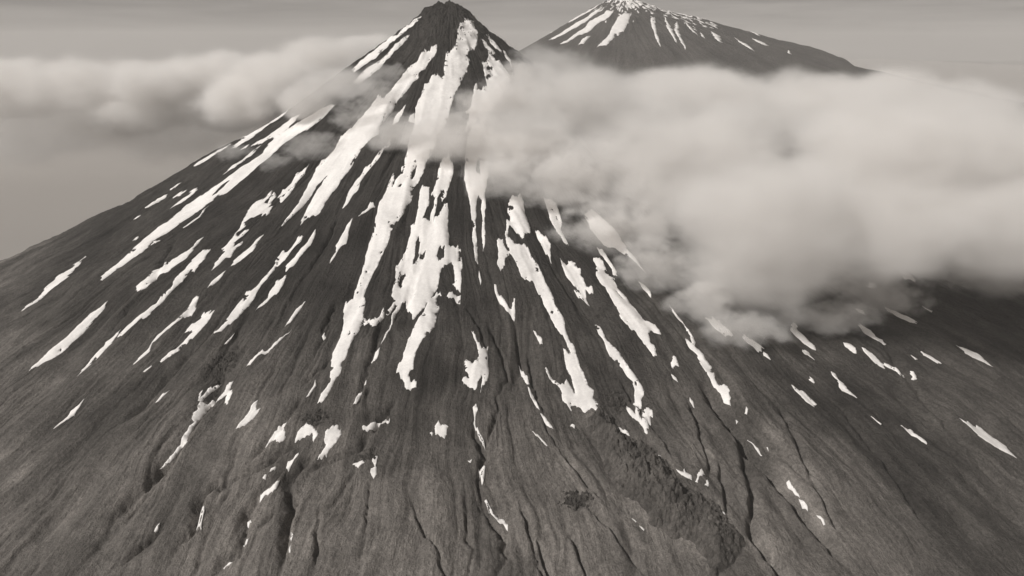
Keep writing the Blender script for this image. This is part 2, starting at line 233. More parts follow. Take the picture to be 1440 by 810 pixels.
["hook-shaped snow streak with a round upper head and a long thin tail",[[-551.9,-970.9],[-564.7,-973.7],[-565.1,-1001.4],[-576.8,-1013.6],[-596.8,-1034.6],[-613.4,-1052.5],[-621.8,-1072.2],[-624.3,-1089.2],[-635.3,-1106.4],[-642.1,-1126.8],[-638.5,-1127.0],[-626.9,-1110.2],[-616.4,-1098.9],[-620.2,-1074.9],[-604.9,-1056.2],[-587.1,-1041.3],[-571.9,-1019.2],[-554.8,-1015.0],[-548.3,-1000.4]],[]],
["snow streak with a square upper end and thin tail, beside the hook-shaped streak",[[-506.2,-1024.9],[-530.3,-1009.7],[-534.9,-1033.7],[-550.1,-1044.9],[-557.8,-1062.3],[-540.5,-1063.8],[-537.4,-1064.2],[-551.8,-1079.0],[-570.8,-1100.2],[-582.3,-1118.9],[-596.0,-1135.0],[-580.7,-1125.0],[-563.9,-1110.9],[-548.1,-1093.6],[-532.4,-1080.0],[-520.6,-1068.8],[-512.8,-1057.0],[-509.4,-1042.0]],[]],
["tiny snow dash trailing off the end of the thin-tailed streak",[[-600.7,-1139.6],[-612.3,-1149.1],[-608.1,-1151.3],[-599.4,-1142.8]],[]],
["leaf-shaped snow patch above the ragged claw-shaped snowfield",[[-380.4,-549.3],[-395.1,-566.8],[-409.5,-582.8],[-414.8,-608.1],[-435.0,-623.2],[-439.8,-651.0],[-426.6,-688.1],[-416.9,-664.1],[-407.9,-639.3],[-400.3,-612.3],[-386.1,-586.2]],[]],
["ragged claw-shaped snowfield with fingers trailing downhill on the sunlit flank",[[-468.6,-599.8],[-472.5,-654.1],[-498.0,-642.3],[-507.8,-659.5],[-506.5,-710.8],[-516.1,-738.6],[-523.9,-777.7],[-533.5,-807.2],[-542.3,-816.7],[-528.1,-835.3],[-531.5,-861.9],[-539.7,-877.0],[-544.4,-898.0],[-528.2,-876.2],[-519.7,-861.7],[-509.4,-863.3],[-506.8,-845.9],[-507.4,-829.5],[-494.1,-816.7],[-491.2,-807.4],[-503.9,-810.2],[-513.5,-824.3],[-513.3,-804.5],[-500.2,-789.6],[-489.7,-766.2],[-501.5,-765.2],[-511.4,-785.9],[-519.1,-766.1],[-500.8,-748.5],[-509.0,-731.2],[-481.1,-719.5],[-450.9,-720.7],[-447.3,-690.3],[-456.2,-692.2],[-448.1,-638.9],[-456.3,-634.3],[-464.8,-672.7],[-469.8,-667.5],[-460.3,-642.0]],[]],
["smooth feather-shaped snow patch below the claw-shaped snowfield",[[-450.8,-794.5],[-462.9,-810.0],[-477.9,-836.1],[-492.5,-860.1],[-502.6,-896.6],[-488.5,-892.7],[-475.2,-880.8],[-459.5,-861.2],[-456.0,-819.7]],[]],
["small narrow snow blade below the feather-shaped patch",[[-507.2,-912.3],[-519.3,-926.0],[-531.0,-941.2],[-536.6,-955.0],[-524.6,-945.3],[-513.0,-936.2]],[]],
["long jagged snow streak low on the sunlit flank, widening in the middle",[[-351.9,-828.0],[-364.8,-830.9],[-372.5,-859.1],[-383.1,-869.6],[-391.1,-867.4],[-401.1,-889.1],[-403.2,-910.2],[-412.5,-941.2],[-419.4,-954.3],[-428.0,-985.2],[-436.4,-989.9],[-446.0,-989.3],[-444.3,-1005.6],[-458.4,-1025.5],[-466.3,-1047.3],[-474.0,-1069.2],[-493.3,-1090.8],[-477.7,-1084.5],[-468.9,-1076.6],[-449.1,-1053.7],[-432.5,-1028.9],[-421.6,-1005.2],[-417.2,-977.4],[-407.2,-962.6],[-398.9,-913.6],[-380.5,-903.9],[-373.7,-891.2],[-362.8,-866.0],[-349.4,-854.9]],[]],
["curved snow blade beside the upper half of the long jagged streak",[[-322.7,-828.4],[-329.3,-844.9],[-336.7,-864.7],[-348.1,-882.6],[-360.4,-905.6],[-375.3,-927.0],[-370.8,-938.6],[-357.2,-926.7],[-344.4,-906.9],[-328.1,-877.5],[-321.5,-853.1]],[]],
["spindle-shaped snow patch below the curved blade, with a dotted tail",[[-369.0,-952.5],[-377.2,-966.1],[-387.5,-972.1],[-389.0,-984.5],[-397.9,-998.3],[-397.2,-1012.4],[-403.1,-1020.4],[-417.4,-1037.1],[-403.1,-1031.1],[-389.7,-1017.8],[-375.4,-1004.1],[-369.4,-984.6]],[]],
["isolated slim snow blade on bare ground beside a dark gully",[[-313.6,-1049.8],[-327.4,-1063.8],[-335.5,-1080.3],[-344.6,-1104.8],[-334.1,-1099.3],[-326.0,-1079.5],[-319.5,-1063.8]],[]],
["broken crooked snow thread below the isolated slim blade",[[-329.5,-1113.8],[-340.6,-1133.7],[-358.0,-1150.5],[-376.7,-1162.8],[-387.2,-1148.4],[-394.0,-1158.1],[-399.4,-1171.5],[-404.1,-1190.4],[-395.5,-1187.4],[-387.3,-1174.4],[-377.6,-1167.7],[-363.3,-1161.2],[-350.0,-1153.0],[-337.2,-1129.7]],[]],
["short snow sliver above the big dark ravine",[[-449.4,-1088.2],[-457.9,-1104.3],[-464.3,-1117.0],[-458.4,-1111.1],[-453.2,-1099.6]],[]],
["narrow snow strip with ragged edges beside the lowest lobe of the summit streak",[[-164.1,-569.2],[-179.3,-589.3],[-194.7,-599.8],[-210.6,-631.6],[-225.4,-643.8],[-230.9,-658.1],[-246.0,-686.4],[-258.1,-718.4],[-266.5,-771.0],[-257.5,-766.0],[-248.8,-746.0],[-233.6,-724.7],[-231.1,-695.0],[-222.7,-667.4],[-208.2,-651.8],[-198.2,-635.7],[-183.9,-610.4],[-164.6,-590.1]],[]],
["jagged snow sliver between the lower streaks, next to the middle snow gully",[[-239.3,-821.5],[-249.1,-835.2],[-254.6,-861.5],[-268.9,-895.5],[-265.0,-912.4],[-274.4,-932.0],[-275.0,-949.0],[-268.4,-934.1],[-262.2,-913.0],[-253.8,-899.9],[-244.7,-888.9],[-244.9,-878.8],[-242.4,-854.2]],[]],
["small bird-shaped snow patch near the upper edge of the broad gully",[[-188.3,-787.5],[-200.7,-775.5],[-205.4,-795.3],[-224.9,-818.6],[-212.5,-811.1],[-200.2,-799.5]],[]],
["small egg-shaped snow spot alone on dark ground",[[-263.6,-1127.4],[-267.2,-1141.0],[-264.2,-1145.7],[-259.6,-1142.2]],[]],
["small curved snow comma at the foot of a dark gully beside the long gully's tip",[[-264.5,-1251.5],[-265.5,-1270.2],[-274.2,-1298.4],[-268.6,-1291.5],[-260.7,-1266.8]],[]],
["great central snowfield pierced by dark islands, with a drooping tongue at its foot",[[-78.8,-745.2],[-86.7,-781.3],[-88.2,-815.1],[-94.0,-842.8],[-104.1,-849.7],[-105.1,-882.6],[-111.9,-917.7],[-120.6,-943.8],[-131.0,-965.6],[-131.1,-1002.2],[-130.7,-1011.4],[-135.1,-1032.2],[-137.2,-1058.6],[-127.7,-1069.7],[-140.6,-1093.8],[-145.4,-1114.5],[-136.7,-1101.9],[-128.4,-1078.2],[-124.0,-1073.9],[-133.1,-1104.7],[-136.7,-1135.9],[-145.1,-1163.8],[-150.0,-1182.7],[-143.1,-1169.2],[-134.3,-1135.8],[-127.2,-1107.6],[-116.6,-1079.5],[-108.1,-1066.8],[-103.4,-1094.3],[-97.8,-1099.5],[-91.5,-1125.5],[-84.8,-1113.1],[-72.8,-1094.9],[-61.3,-1079.3],[-70.9,-1101.3],[-84.2,-1132.0],[-93.8,-1161.6],[-102.1,-1201.5],[-105.9,-1229.5],[-113.7,-1239.6],[-116.4,-1258.0],[-111.5,-1257.4],[-109.6,-1266.6],[-94.3,-1286.2],[-78.9,-1294.7],[-78.4,-1285.7],[-81.4,-1278.9],[-89.9,-1270.7],[-94.6,-1264.2],[-85.2,-1255.5],[-84.0,-1235.3],[-78.2,-1208.3],[-68.7,-1186.8],[-55.5,-1167.1],[-47.3,-1145.1],[-44.2,-1110.6],[-39.0,-1087.9],[-40.9,-1072.2],[-46.3,-1070.1],[-35.3,-1054.2],[-37.2,-1046.7],[-42.8,-1045.9],[-50.1,-1057.9],[-54.4,-1058.6],[-40.9,-1034.2],[-39.0,-1008.2],[-35.2,-990.5],[-23.7,-970.8],[-14.1,-961.1],[-10.4,-972.0],[-7.0,-1001.8],[-5.3,-1017.4],[-11.1,-1026.9],[-2.0,-1040.3],[4.3,-1045.2],[7.4,-1022.0],[9.7,-967.2],[8.8,-924.1],[2.2,-917.9],[-11.6,-919.0],[-19.4,-917.0],[-17.1,-887.0],[-18.7,-860.7],[-17.6,-838.7],[-17.9,-801.7],[-28.3,-814.4],[-38.8,-836.9],[-52.3,-848.2],[-49.0,-833.9],[-44.8,-810.7],[-41.9,-788.3],[-34.4,-776.2],[-32.4,-806.1],[-21.8,-784.4],[-12.2,-742.5],[-4.0,-711.0],[-2.7,-688.3],[-9.1,-676.7],[-14.1,-647.3],[-31.8,-669.1],[-40.7,-698.2],[-44.8,-742.9],[-57.4,-781.9],[-47.8,-786.7],[-51.1,-805.9],[-57.3,-823.4],[-60.5,-848.4],[-67.4,-840.4],[-77.5,-843.9],[-69.5,-820.8],[-61.5,-802.6],[-62.8,-783.0],[-60.9,-754.6],[-72.2,-757.0]],[[[-84.9,-884.8],[-90.5,-902.8],[-91.9,-927.6],[-95.6,-962.3],[-91.4,-961.6],[-83.5,-940.9],[-82.1,-905.0]],[[-69.6,-929.2],[-80.1,-936.7],[-82.6,-949.1],[-72.0,-951.1]],[[-26.4,-921.4],[-41.0,-930.3],[-44.8,-946.8],[-40.9,-963.6],[-30.5,-956.7]],[[-110.7,-984.0],[-120.5,-994.5],[-125.5,-1020.3],[-116.1,-1009.8],[-109.7,-991.7]]]],
["small winged snow patch under the great central snowfield's hanging corner",[[-19.8,-1050.1],[-22.8,-1057.8],[-7.9,-1064.5],[2.8,-1077.7],[4.7,-1056.6],[-0.4,-1052.3],[-11.3,-1049.7]],[]],
["snow ribbon hanging out of the cloud in two strands, tapering to a thread",[[47.9,-523.7],[29.1,-610.5],[21.3,-733.4],[26.8,-763.9],[30.3,-786.5],[34.9,-832.2],[36.9,-867.4],[32.8,-892.6],[37.6,-925.7],[39.6,-975.4],[42.9,-1016.5],[47.0,-989.7],[44.0,-960.2],[45.0,-907.4],[42.9,-859.1],[46.1,-810.8],[52.6,-773.0],[61.4,-793.3],[58.0,-821.7],[60.8,-852.0],[56.6,-879.0],[56.7,-937.2],[61.1,-911.6],[65.1,-847.9],[69.7,-812.4],[67.7,-776.1],[78.9,-714.7],[90.8,-598.3],[78.6,-520.1]],[[[56.8,-650.9],[51.4,-697.3],[57.5,-708.0],[62.9,-664.0]]]],
["thin snow sliver below the tip of the two-strand ribbon",[[45.4,-992.9],[44.6,-1012.4],[46.7,-1033.2],[49.5,-1021.9],[47.8,-999.7]],[]],
["small forked snow patch beside the foot of the two-strand ribbon",[[75.4,-1022.5],[75.5,-1041.2],[82.4,-1060.9],[90.3,-1082.7],[98.0,-1103.1],[114.4,-1115.7],[114.5,-1096.2],[116.6,-1069.7],[114.5,-1068.2],[110.1,-1086.4],[104.3,-1090.8],[94.8,-1069.5],[82.2,-1046.5],[80.5,-1031.4]],[]],
["long bent snow chute ending in a wide ragged foot with two toes",[[127.5,-781.9],[118.9,-811.8],[125.3,-838.4],[113.9,-853.8],[108.6,-888.3],[113.7,-939.4],[108.1,-934.4],[102.5,-900.1],[92.4,-901.8],[88.9,-913.2],[91.7,-945.3],[86.2,-977.5],[90.4,-995.6],[100.9,-981.7],[105.0,-962.0],[115.1,-947.4],[121.3,-953.3],[129.8,-982.7],[134.8,-1006.0],[142.5,-1013.8],[160.8,-1021.5],[168.8,-1053.5],[180.3,-1085.0],[190.9,-1147.3],[203.2,-1162.2],[208.1,-1178.5],[215.6,-1205.2],[212.7,-1213.5],[208.5,-1201.0],[204.3,-1193.8],[200.2,-1192.7],[199.6,-1216.2],[203.2,-1240.6],[208.0,-1254.4],[209.7,-1292.5],[198.4,-1262.3],[191.4,-1276.8],[183.0,-1276.9],[171.4,-1250.6],[163.5,-1230.3],[159.8,-1233.3],[165.2,-1259.0],[178.4,-1274.5],[185.9,-1292.6],[185.2,-1310.2],[194.5,-1325.5],[202.0,-1333.9],[209.2,-1324.3],[214.5,-1321.6],[219.1,-1329.2],[248.4,-1333.2],[242.9,-1322.0],[248.4,-1312.6],[240.5,-1307.4],[244.5,-1287.2],[237.0,-1278.2],[233.9,-1255.8],[227.4,-1236.8],[227.8,-1222.5],[222.3,-1188.4],[214.9,-1174.1],[210.7,-1144.7],[211.1,-1115.7],[198.6,-1078.9],[199.1,-1059.5],[186.4,-1023.4],[181.5,-998.4],[175.7,-980.3],[169.3,-966.4],[160.0,-941.6],[157.2,-928.7],[148.2,-918.8],[126.5,-915.6],[125.8,-911.1],[114.9,-895.2],[117.2,-864.3],[132.6,-875.9],[141.7,-889.3],[148.7,-909.5],[152.5,-889.6],[167.7,-880.4],[168.1,-855.0],[161.3,-808.3],[160.7,-777.1],[155.2,-756.2]],[]],
["small diamond of snow next to the upper bend of the two-toed chute",[[180.7,-860.1],[184.4,-880.5],[190.5,-916.7],[200.5,-936.0],[205.1,-950.7],[211.5,-906.1],[207.2,-895.1],[198.5,-881.5],[189.0,-864.0]],[]],
["slim snow wedge half lost under the ragged edge of the cloud",[[212.4,-757.6],[219.0,-813.0],[223.4,-829.8],[229.8,-845.7],[235.5,-866.2],[242.1,-893.6],[252.1,-904.5],[245.7,-873.4],[243.9,-841.2],[248.2,-824.0],[245.7,-793.2],[238.0,-762.1]],[]],
["broken-edged snow patch with a spur, between two long chutes below the cloud",[[225.9,-936.8],[228.7,-964.3],[233.2,-989.8],[247.0,-1016.1],[246.9,-1030.8],[256.1,-1046.2],[273.2,-1076.1],[270.4,-1051.8],[271.6,-1031.7],[279.2,-1043.7],[285.6,-1043.7],[287.9,-1030.0],[273.5,-1019.2],[271.0,-998.6],[266.4,-990.5],[269.8,-972.6],[262.0,-967.1],[257.3,-944.4],[248.6,-950.0],[239.1,-961.2],[232.4,-951.9]],[]],
["wide snow chute below the cloud splitting into two short prongs",[[302.3,-933.4],[307.1,-959.5],[299.2,-992.9],[303.4,-1013.4],[312.5,-1027.5],[317.9,-1060.1],[324.5,-1094.1],[328.5,-1129.8],[341.1,-1148.2],[350.2,-1157.3],[362.7,-1183.0],[372.6,-1202.2],[377.5,-1217.3],[382.8,-1191.9],[375.1,-1175.4],[376.7,-1160.4],[386.2,-1151.6],[400.3,-1164.2],[401.5,-1151.4],[396.7,-1130.6],[378.4,-1122.0],[368.0,-1094.1],[356.1,-1044.3],[342.1,-1017.5],[341.4,-990.8],[331.5,-980.4],[329.0,-960.9],[324.4,-941.5],[318.1,-931.2],[308.4,-928.6]],[]],
["curved snow blade above the two-pronged chute, touching the mist",[[318.0,-906.9],[321.5,-922.9],[335.6,-946.8],[340.6,-963.1],[337.5,-975.3],[346.4,-984.6],[351.7,-974.3],[347.6,-962.1],[339.4,-936.3],[329.3,-912.8]],[]],
["pale veiled snow streak fading into the cloud's lower edge",[[306.0,-788.7],[315.0,-851.4],[326.3,-882.5],[336.4,-896.3],[356.8,-908.2],[381.3,-920.6],[400.8,-944.7],[415.3,-979.2],[403.8,-931.2],[385.3,-900.2],[376.9,-858.8],[359.6,-815.7],[338.8,-786.6],[323.1,-776.2]],[]],
["small snow sickle against the cloud's lower edge",[[393.2,-993.4],[396.2,-1012.0],[410.3,-1047.3],[411.9,-1024.1],[403.7,-1005.1]],[]],
["long snow streak ending in three leaf-like lobes above the lava flow",[[273.5,-1124.8],[277.5,-1151.9],[286.7,-1190.0],[288.8,-1207.4],[304.2,-1227.8],[315.8,-1255.1],[321.8,-1274.5],[319.6,-1297.3],[316.3,-1311.5],[311.8,-1340.2],[307.0,-1329.1],[299.4,-1318.7],[301.0,-1339.0],[315.0,-1352.6],[321.9,-1371.9],[328.6,-1388.3],[328.5,-1380.1],[324.7,-1365.9],[330.8,-1367.0],[342.1,-1348.9],[343.0,-1337.8],[338.2,-1327.8],[331.6,-1328.1],[324.8,-1337.9],[322.0,-1356.4],[318.9,-1341.2],[324.7,-1320.2],[329.0,-1306.0],[336.4,-1306.3],[339.6,-1295.4],[333.6,-1276.7],[330.3,-1258.5],[319.1,-1230.5],[312.0,-1205.0],[301.0,-1189.0],[290.4,-1169.9],[283.9,-1135.8]],[]],
["neat white snow oval on dark ground below the two-pronged chute",[[414.4,-1215.3],[405.0,-1226.9],[403.3,-1241.5],[410.9,-1245.4],[418.0,-1233.8],[418.2,-1218.7]],[]],
["tiny snow dash under the neat white oval",[[399.6,-1258.7],[400.8,-1265.2],[407.8,-1271.2],[406.7,-1263.4]],[]],
["slanting snow streak leaving the cloud and ending in a square foot",[[444.3,-1063.6],[451.2,-1096.2],[460.4,-1117.7],[466.7,-1154.7],[461.4,-1176.1],[452.2,-1166.3],[451.5,-1185.9],[462.3,-1206.9],[461.1,-1239.8],[468.5,-1262.5],[473.3,-1281.9],[482.5,-1302.0],[483.9,-1312.3],[492.1,-1326.4],[495.8,-1309.0],[500.6,-1288.7],[495.7,-1281.1],[484.3,-1284.6],[481.7,-1265.0],[482.4,-1242.1],[476.1,-1222.4],[475.6,-1206.6],[469.2,-1189.8],[463.9,-1182.4],[468.7,-1177.6],[471.9,-1160.6],[465.9,-1131.6],[454.9,-1096.0],[448.5,-1077.1]],[]],
["small snow tick in a thin gully below the neat white oval",[[422.4,-1298.8],[422.1,-1308.3],[427.3,-1317.1],[427.4,-1309.4]],[]],
["stubby snow patch half veiled by mist at the cloud's foot",[[513.3,-1099.0],[522.6,-1124.1],[538.7,-1155.2],[555.9,-1150.5],[550.7,-1132.4],[544.0,-1105.1],[531.6,-1095.6]],[]],
["blunt snow bar sliding out from under the cloud's lowest point",[[570.4,-1152.1],[579.3,-1169.8],[598.0,-1186.7],[604.9,-1187.6],[611.6,-1174.8],[604.7,-1167.4],[590.9,-1153.7],[582.3,-1145.6]],[]],
["tiny snow chip just below the blunt bar under the cloud",[[607.5,-1188.4],[602.9,-1196.0],[613.6,-1205.7],[613.5,-1194.2]],[]],
["tapering snow streak starting at the cloud's edge on the shaded flank",[[702.8,-1089.3],[709.8,-1111.6],[718.8,-1127.9],[731.4,-1143.9],[739.6,-1144.7],[738.8,-1128.5],[729.0,-1109.9],[721.6,-1094.3],[723.9,-1078.3],[717.0,-1073.7]],[]],
["small split snow chip below the tapering streak at the cloud's edge",[[706.5,-1146.9],[705.1,-1163.5],[711.1,-1167.2],[717.8,-1175.6],[719.6,-1155.0],[713.2,-1145.7]],[]],
["short snow sliver right-angled to the cloud's hem, highest on the shaded flank",[[910.5,-965.4],[913.4,-987.5],[924.4,-993.3],[927.9,-974.2]],[]],
["long snow bar uppermost on the outer shaded flank",[[1001.6,-937.7],[1001.8,-956.0],[1012.3,-976.1],[1020.5,-1005.6],[1046.9,-1001.9],[1053.9,-993.2],[1044.9,-980.1],[1027.2,-965.2],[1014.1,-949.5],[1008.0,-936.6]],[]],
["tapering snow bar second down on the outer shaded flank",[[877.1,-1050.7],[877.0,-1065.3],[887.3,-1085.1],[897.3,-1104.2],[917.3,-1101.2],[914.0,-1090.9],[902.0,-1082.2],[901.1,-1067.6],[888.8,-1057.3],[890.6,-1035.8]],[]],
["short thick snow bar beside the tapering bar on the shaded flank",[[807.9,-1116.2],[808.1,-1129.6],[817.9,-1142.4],[825.2,-1146.6],[828.3,-1137.7],[821.1,-1126.1]],[]],
["long broken snow streak with a side spur across the shaded flank",[[843.3,-1134.8],[849.4,-1157.9],[859.0,-1171.2],[873.5,-1176.5],[874.4,-1164.2],[888.9,-1174.2],[896.1,-1182.8],[897.6,-1191.0],[917.8,-1179.9],[918.0,-1166.9],[895.2,-1176.4],[882.8,-1162.9],[870.8,-1159.4],[861.7,-1145.2],[851.4,-1137.2]],[]],
["kinked two-piece snow streak in the middle of the shaded flank",[[743.1,-1200.2],[743.5,-1218.5],[748.4,-1226.6],[743.6,-1236.1],[745.9,-1253.3],[756.1,-1255.4],[770.3,-1263.0],[764.4,-1254.8],[758.5,-1247.6],[758.5,-1232.5],[751.0,-1224.4],[751.0,-1204.8]],[]],
["straight snow blade lower on the shaded flank, closer than others to the pale gully",[[637.2,-1271.2],[640.3,-1283.1],[648.6,-1297.5],[659.3,-1311.2],[666.5,-1299.1],[661.1,-1286.9],[651.0,-1274.9]],[]],
["small snow bean between the cloud's hem and the kinked streak",[[684.9,-1231.5],[682.4,-1241.2],[688.3,-1246.1],[690.6,-1237.3]],[]],
["thin snow line low on the outermost shaded flank",[[986.3,-1113.8],[989.0,-1131.0],[1017.9,-1145.7],[1022.4,-1139.6],[1001.4,-1121.1]],[]],
["small snow kidney on the outer shaded flank",[[931.0,-1176.2],[928.7,-1189.9],[923.9,-1196.6],[928.1,-1200.9],[937.7,-1189.6],[937.8,-1179.6]],[]],
["tiny snow dash above the kidney-shaped patch on the shaded flank",[[955.6,-1133.0],[960.7,-1145.3],[964.4,-1143.2]],[]],
["hairline snow dash in the mist near the cloud on the outermost flank",[[1124.7,-894.8],[1137.4,-917.8],[1144.3,-908.4]],[]],
["lone snow bar lowest on the outer shaded flank",[[824.7,-1331.6],[833.2,-1337.7],[843.7,-1355.9],[850.7,-1369.1],[854.1,-1364.7],[849.3,-1349.4],[842.2,-1328.9]],[]],
["hairline snow dash above the lone lowest bar on the shaded flank",[[772.3,-1313.8],[782.7,-1334.0],[786.3,-1329.0]],[]],
["ragged snow patch veiled in mist at the cloud's far lower corner",[[1223.0,-641.6],[1163.5,-728.5],[1166.8,-749.7],[1181.0,-748.3],[1191.5,-755.0],[1228.0,-694.4],[1233.5,-656.4]],[]],
["blurred snow patch peeping out under the cloud's far hem",[[1006.3,-846.3],[1016.3,-854.4],[1035.8,-845.1],[1039.9,-818.8]],[]],
["small snow wedge at the head of the pale gully wall",[[517.2,-1336.1],[512.3,-1344.4],[515.1,-1346.7],[518.9,-1341.0]],[]],
["tiny snow crumb in the channel beside the small wedge",[[494.9,-1345.8],[494.5,-1353.0],[498.2,-1350.8]],[]],
["thin snow thread lining the bed of the pale gully",[[505.4,-1382.9],[514.5,-1400.4],[521.7,-1414.4],[518.6,-1403.6],[512.6,-1395.5]],[]],
["curved snow strip in the bed of the pale gully, upper of two",[[544.3,-1461.7],[545.0,-1471.3],[549.4,-1489.5],[553.4,-1498.6],[553.4,-1494.3],[549.2,-1479.3],[548.6,-1464.4]],[]],
["straight snow strip in the bed of the pale gully, lower of two",[[551.8,-1498.3],[552.9,-1513.2],[557.7,-1523.4],[558.0,-1519.2],[555.9,-1506.6]],[]],
["small bent snow hook at the foot of the pale gully",[[566.0,-1533.7],[569.9,-1541.7],[570.5,-1550.6],[572.9,-1551.7],[573.3,-1545.2],[569.6,-1536.5]],[]],
["tiny snow chip on the pale gully wall below the straight blade",[[533.4,-1403.5],[534.9,-1409.6],[535.3,-1405.9]],[]],
["snow sliver lying along the upper margin of the lava flow",[[273.3,-1358.6],[279.2,-1371.0],[293.6,-1381.0],[291.9,-1373.9],[283.5,-1365.4]],[]],
["winged snow patch against the middle of the lava flow's outer margin",[[357.6,-1451.5],[362.0,-1465.1],[376.5,-1478.9],[378.1,-1468.3],[370.9,-1462.0],[371.1,-1453.1],[366.7,-1461.8]],[]],
["upright bone-shaped snow patch just off the lava flow's outer margin",[[396.2,-1456.5],[386.8,-1472.3],[380.6,-1479.6],[384.2,-1482.4],[392.3,-1470.9],[400.0,-1466.0],[400.1,-1456.0]],[]],
["small triangular snow chip beyond the bone-shaped patch by the lava flow",[[402.1,-1477.6],[393.7,-1490.2],[398.2,-1490.4],[403.3,-1483.8]],[]],
["tiny snow bead on the lava flow's outer margin near its toe",[[404.0,-1529.3],[410.3,-1540.3],[413.8,-1536.1]],[]],
["tiny snow bead on the lava flow's outer margin near its head",[[332.5,-1418.1],[335.7,-1423.9],[338.0,-1421.9]],[]],
["tiny snow bead beside the inner levee of the lava flow, upper of two",[[266.0,-1527.1],[271.1,-1533.1],[272.5,-1530.7]],[]],
["tiny snow bead beside the inner levee of the lava flow, lower of two",[[275.3,-1537.3],[280.8,-1547.0],[282.9,-1544.3]],[]],
["tiny star-shaped snow chip between the two-toed chute and the lava flow",[[190.6,-1360.7],[197.3,-1367.1],[200.0,-1357.5],[195.3,-1359.3]],[]],
["thin jagged snow sliver starting a dotted line downhill beside the two-toed chute",[[113.3,-1213.5],[115.7,-1233.8],[122.1,-1272.9],[127.8,-1271.5],[126.9,-1247.5],[120.0,-1223.3]],[]],
["longer snow sliver in the middle of the dotted line beside the two-toed chute",[[123.4,-1282.8],[125.1,-1308.7],[132.8,-1328.1],[138.6,-1339.5],[135.5,-1324.1],[130.0,-1299.5],[126.6,-1284.3]],[]],
["smooth snow sliver ending the dotted line beside the two-toed chute",[[139.9,-1345.5],[145.7,-1356.5],[153.5,-1369.7],[158.4,-1371.3],[153.7,-1360.7],[143.7,-1345.5]],[]],
["hairline snow dash apart from the dotted line, on the smooth lower fan",[[121.2,-1380.4],[143.0,-1406.4],[145.4,-1404.6],[133.3,-1389.4]],[]],
["small elongated snow chip on dark ground between two chutes",[[147.2,-1142.3],[153.3,-1165.6],[156.9,-1181.0],[162.8,-1181.5],[162.2,-1170.9],[151.6,-1147.4]],[]],
["ragged flag-shaped snow patch with a thin tail pointing uphill",[[23.4,-1153.9],[30.1,-1181.3],[36.8,-1212.1],[36.4,-1223.6],[29.9,-1234.4],[11.7,-1229.3],[2.6,-1230.8],[5.7,-1239.8],[7.7,-1253.6],[2.8,-1266.3],[5.4,-1278.7],[16.5,-1289.1],[26.0,-1294.6],[31.5,-1277.9],[40.3,-1263.5],[39.6,-1279.0],[34.2,-1299.2],[43.3,-1283.9],[50.7,-1265.2],[54.3,-1246.4],[52.4,-1230.7],[53.6,-1208.1],[56.1,-1192.4],[43.3,-1195.7],[35.3,-1179.8]],[[[11.9,-1258.0],[15.8,-1258.3],[17.2,-1265.1],[12.6,-1267.0]]]],
["snow ribbon along a narrow channel under the flag-shaped patch",[[26.9,-1323.4],[20.8,-1334.5],[22.8,-1345.2],[21.4,-1356.4],[24.3,-1361.2],[26.9,-1375.6],[33.9,-1390.6],[39.0,-1406.3],[39.1,-1396.6],[37.1,-1389.1],[30.1,-1374.1],[25.7,-1356.5],[25.6,-1345.4],[29.3,-1335.2]],[]],
["small dagger of snow in the narrow channel below the ribbon",[[25.3,-1439.2],[29.7,-1454.8],[30.5,-1469.4],[35.6,-1461.0],[37.8,-1438.5]],[]],
["winding snow ribbon at the foot of the narrow channel",[[33.0,-1489.9],[37.4,-1504.6],[43.8,-1515.6],[53.1,-1525.0],[61.2,-1528.9],[67.1,-1536.7],[68.7,-1529.8],[62.8,-1522.4],[52.6,-1518.9],[46.4,-1515.0],[41.4,-1504.1],[36.5,-1494.5]],[]],
["tiny snow speck beside the narrow channel",[[9.5,-1428.9],[13.5,-1432.5],[16.7,-1427.4]],[]],
["heart-shaped snow patch on the blocky brown hummock",[[-45.9,-1359.0],[-44.7,-1374.5],[-30.7,-1383.8],[-25.4,-1373.9],[-22.7,-1355.8],[-28.9,-1357.3],[-35.2,-1363.5],[-39.7,-1357.8]],[]],
["tiny snow speck next to the heart-shaped patch",[[-54.1,-1372.9],[-50.4,-1377.2],[-48.0,-1371.6],[-51.1,-1370.1]],[]],
["low crooked snow bar along a ledge below the central tongue",[[-124.5,-1338.7],[-126.4,-1344.0],[-134.0,-1345.9],[-142.2,-1340.6],[-146.2,-1347.6],[-169.7,-1360.7],[-167.4,-1367.7],[-155.3,-1365.0],[-151.0,-1364.9],[-142.8,-1349.1],[-124.1,-1348.1]],[]],
["triangular snow chip under the dark ledge, wider of two",[[-179.5,-1431.0],[-169.3,-1440.9],[-159.2,-1430.4],[-168.9,-1429.5]],[]],
["hourglass of snow below the dark ledge",[[-147.0,-1422.0],[-147.8,-1429.5],[-142.6,-1435.4],[-149.3,-1440.1],[-150.4,-1444.7],[-144.1,-1454.5],[-138.8,-1447.2],[-139.6,-1436.6],[-141.7,-1435.6],[-139.5,-1425.3],[-138.9,-1418.1]],[]],
["small slim snow dash midway down a gully beside the great snowfield's tongue",[[-150.7,-1195.7],[-158.9,-1207.9],[-164.9,-1220.2],[-158.3,-1227.8],[-151.1,-1208.4]],[]],
["snow comma at the foot of the gully beside the great snowfield's tongue",[[-176.5,-1284.8],[-181.3,-1286.2],[-186.8,-1307.9],[-189.0,-1323.1],[-183.3,-1317.5],[-177.5,-1296.0]],[]],
["tiny snow fleck in the gully above the snow comma",[[-171.2,-1258.0],[-173.3,-1261.2],[-175.2,-1267.5],[-171.1,-1267.1]],[]],
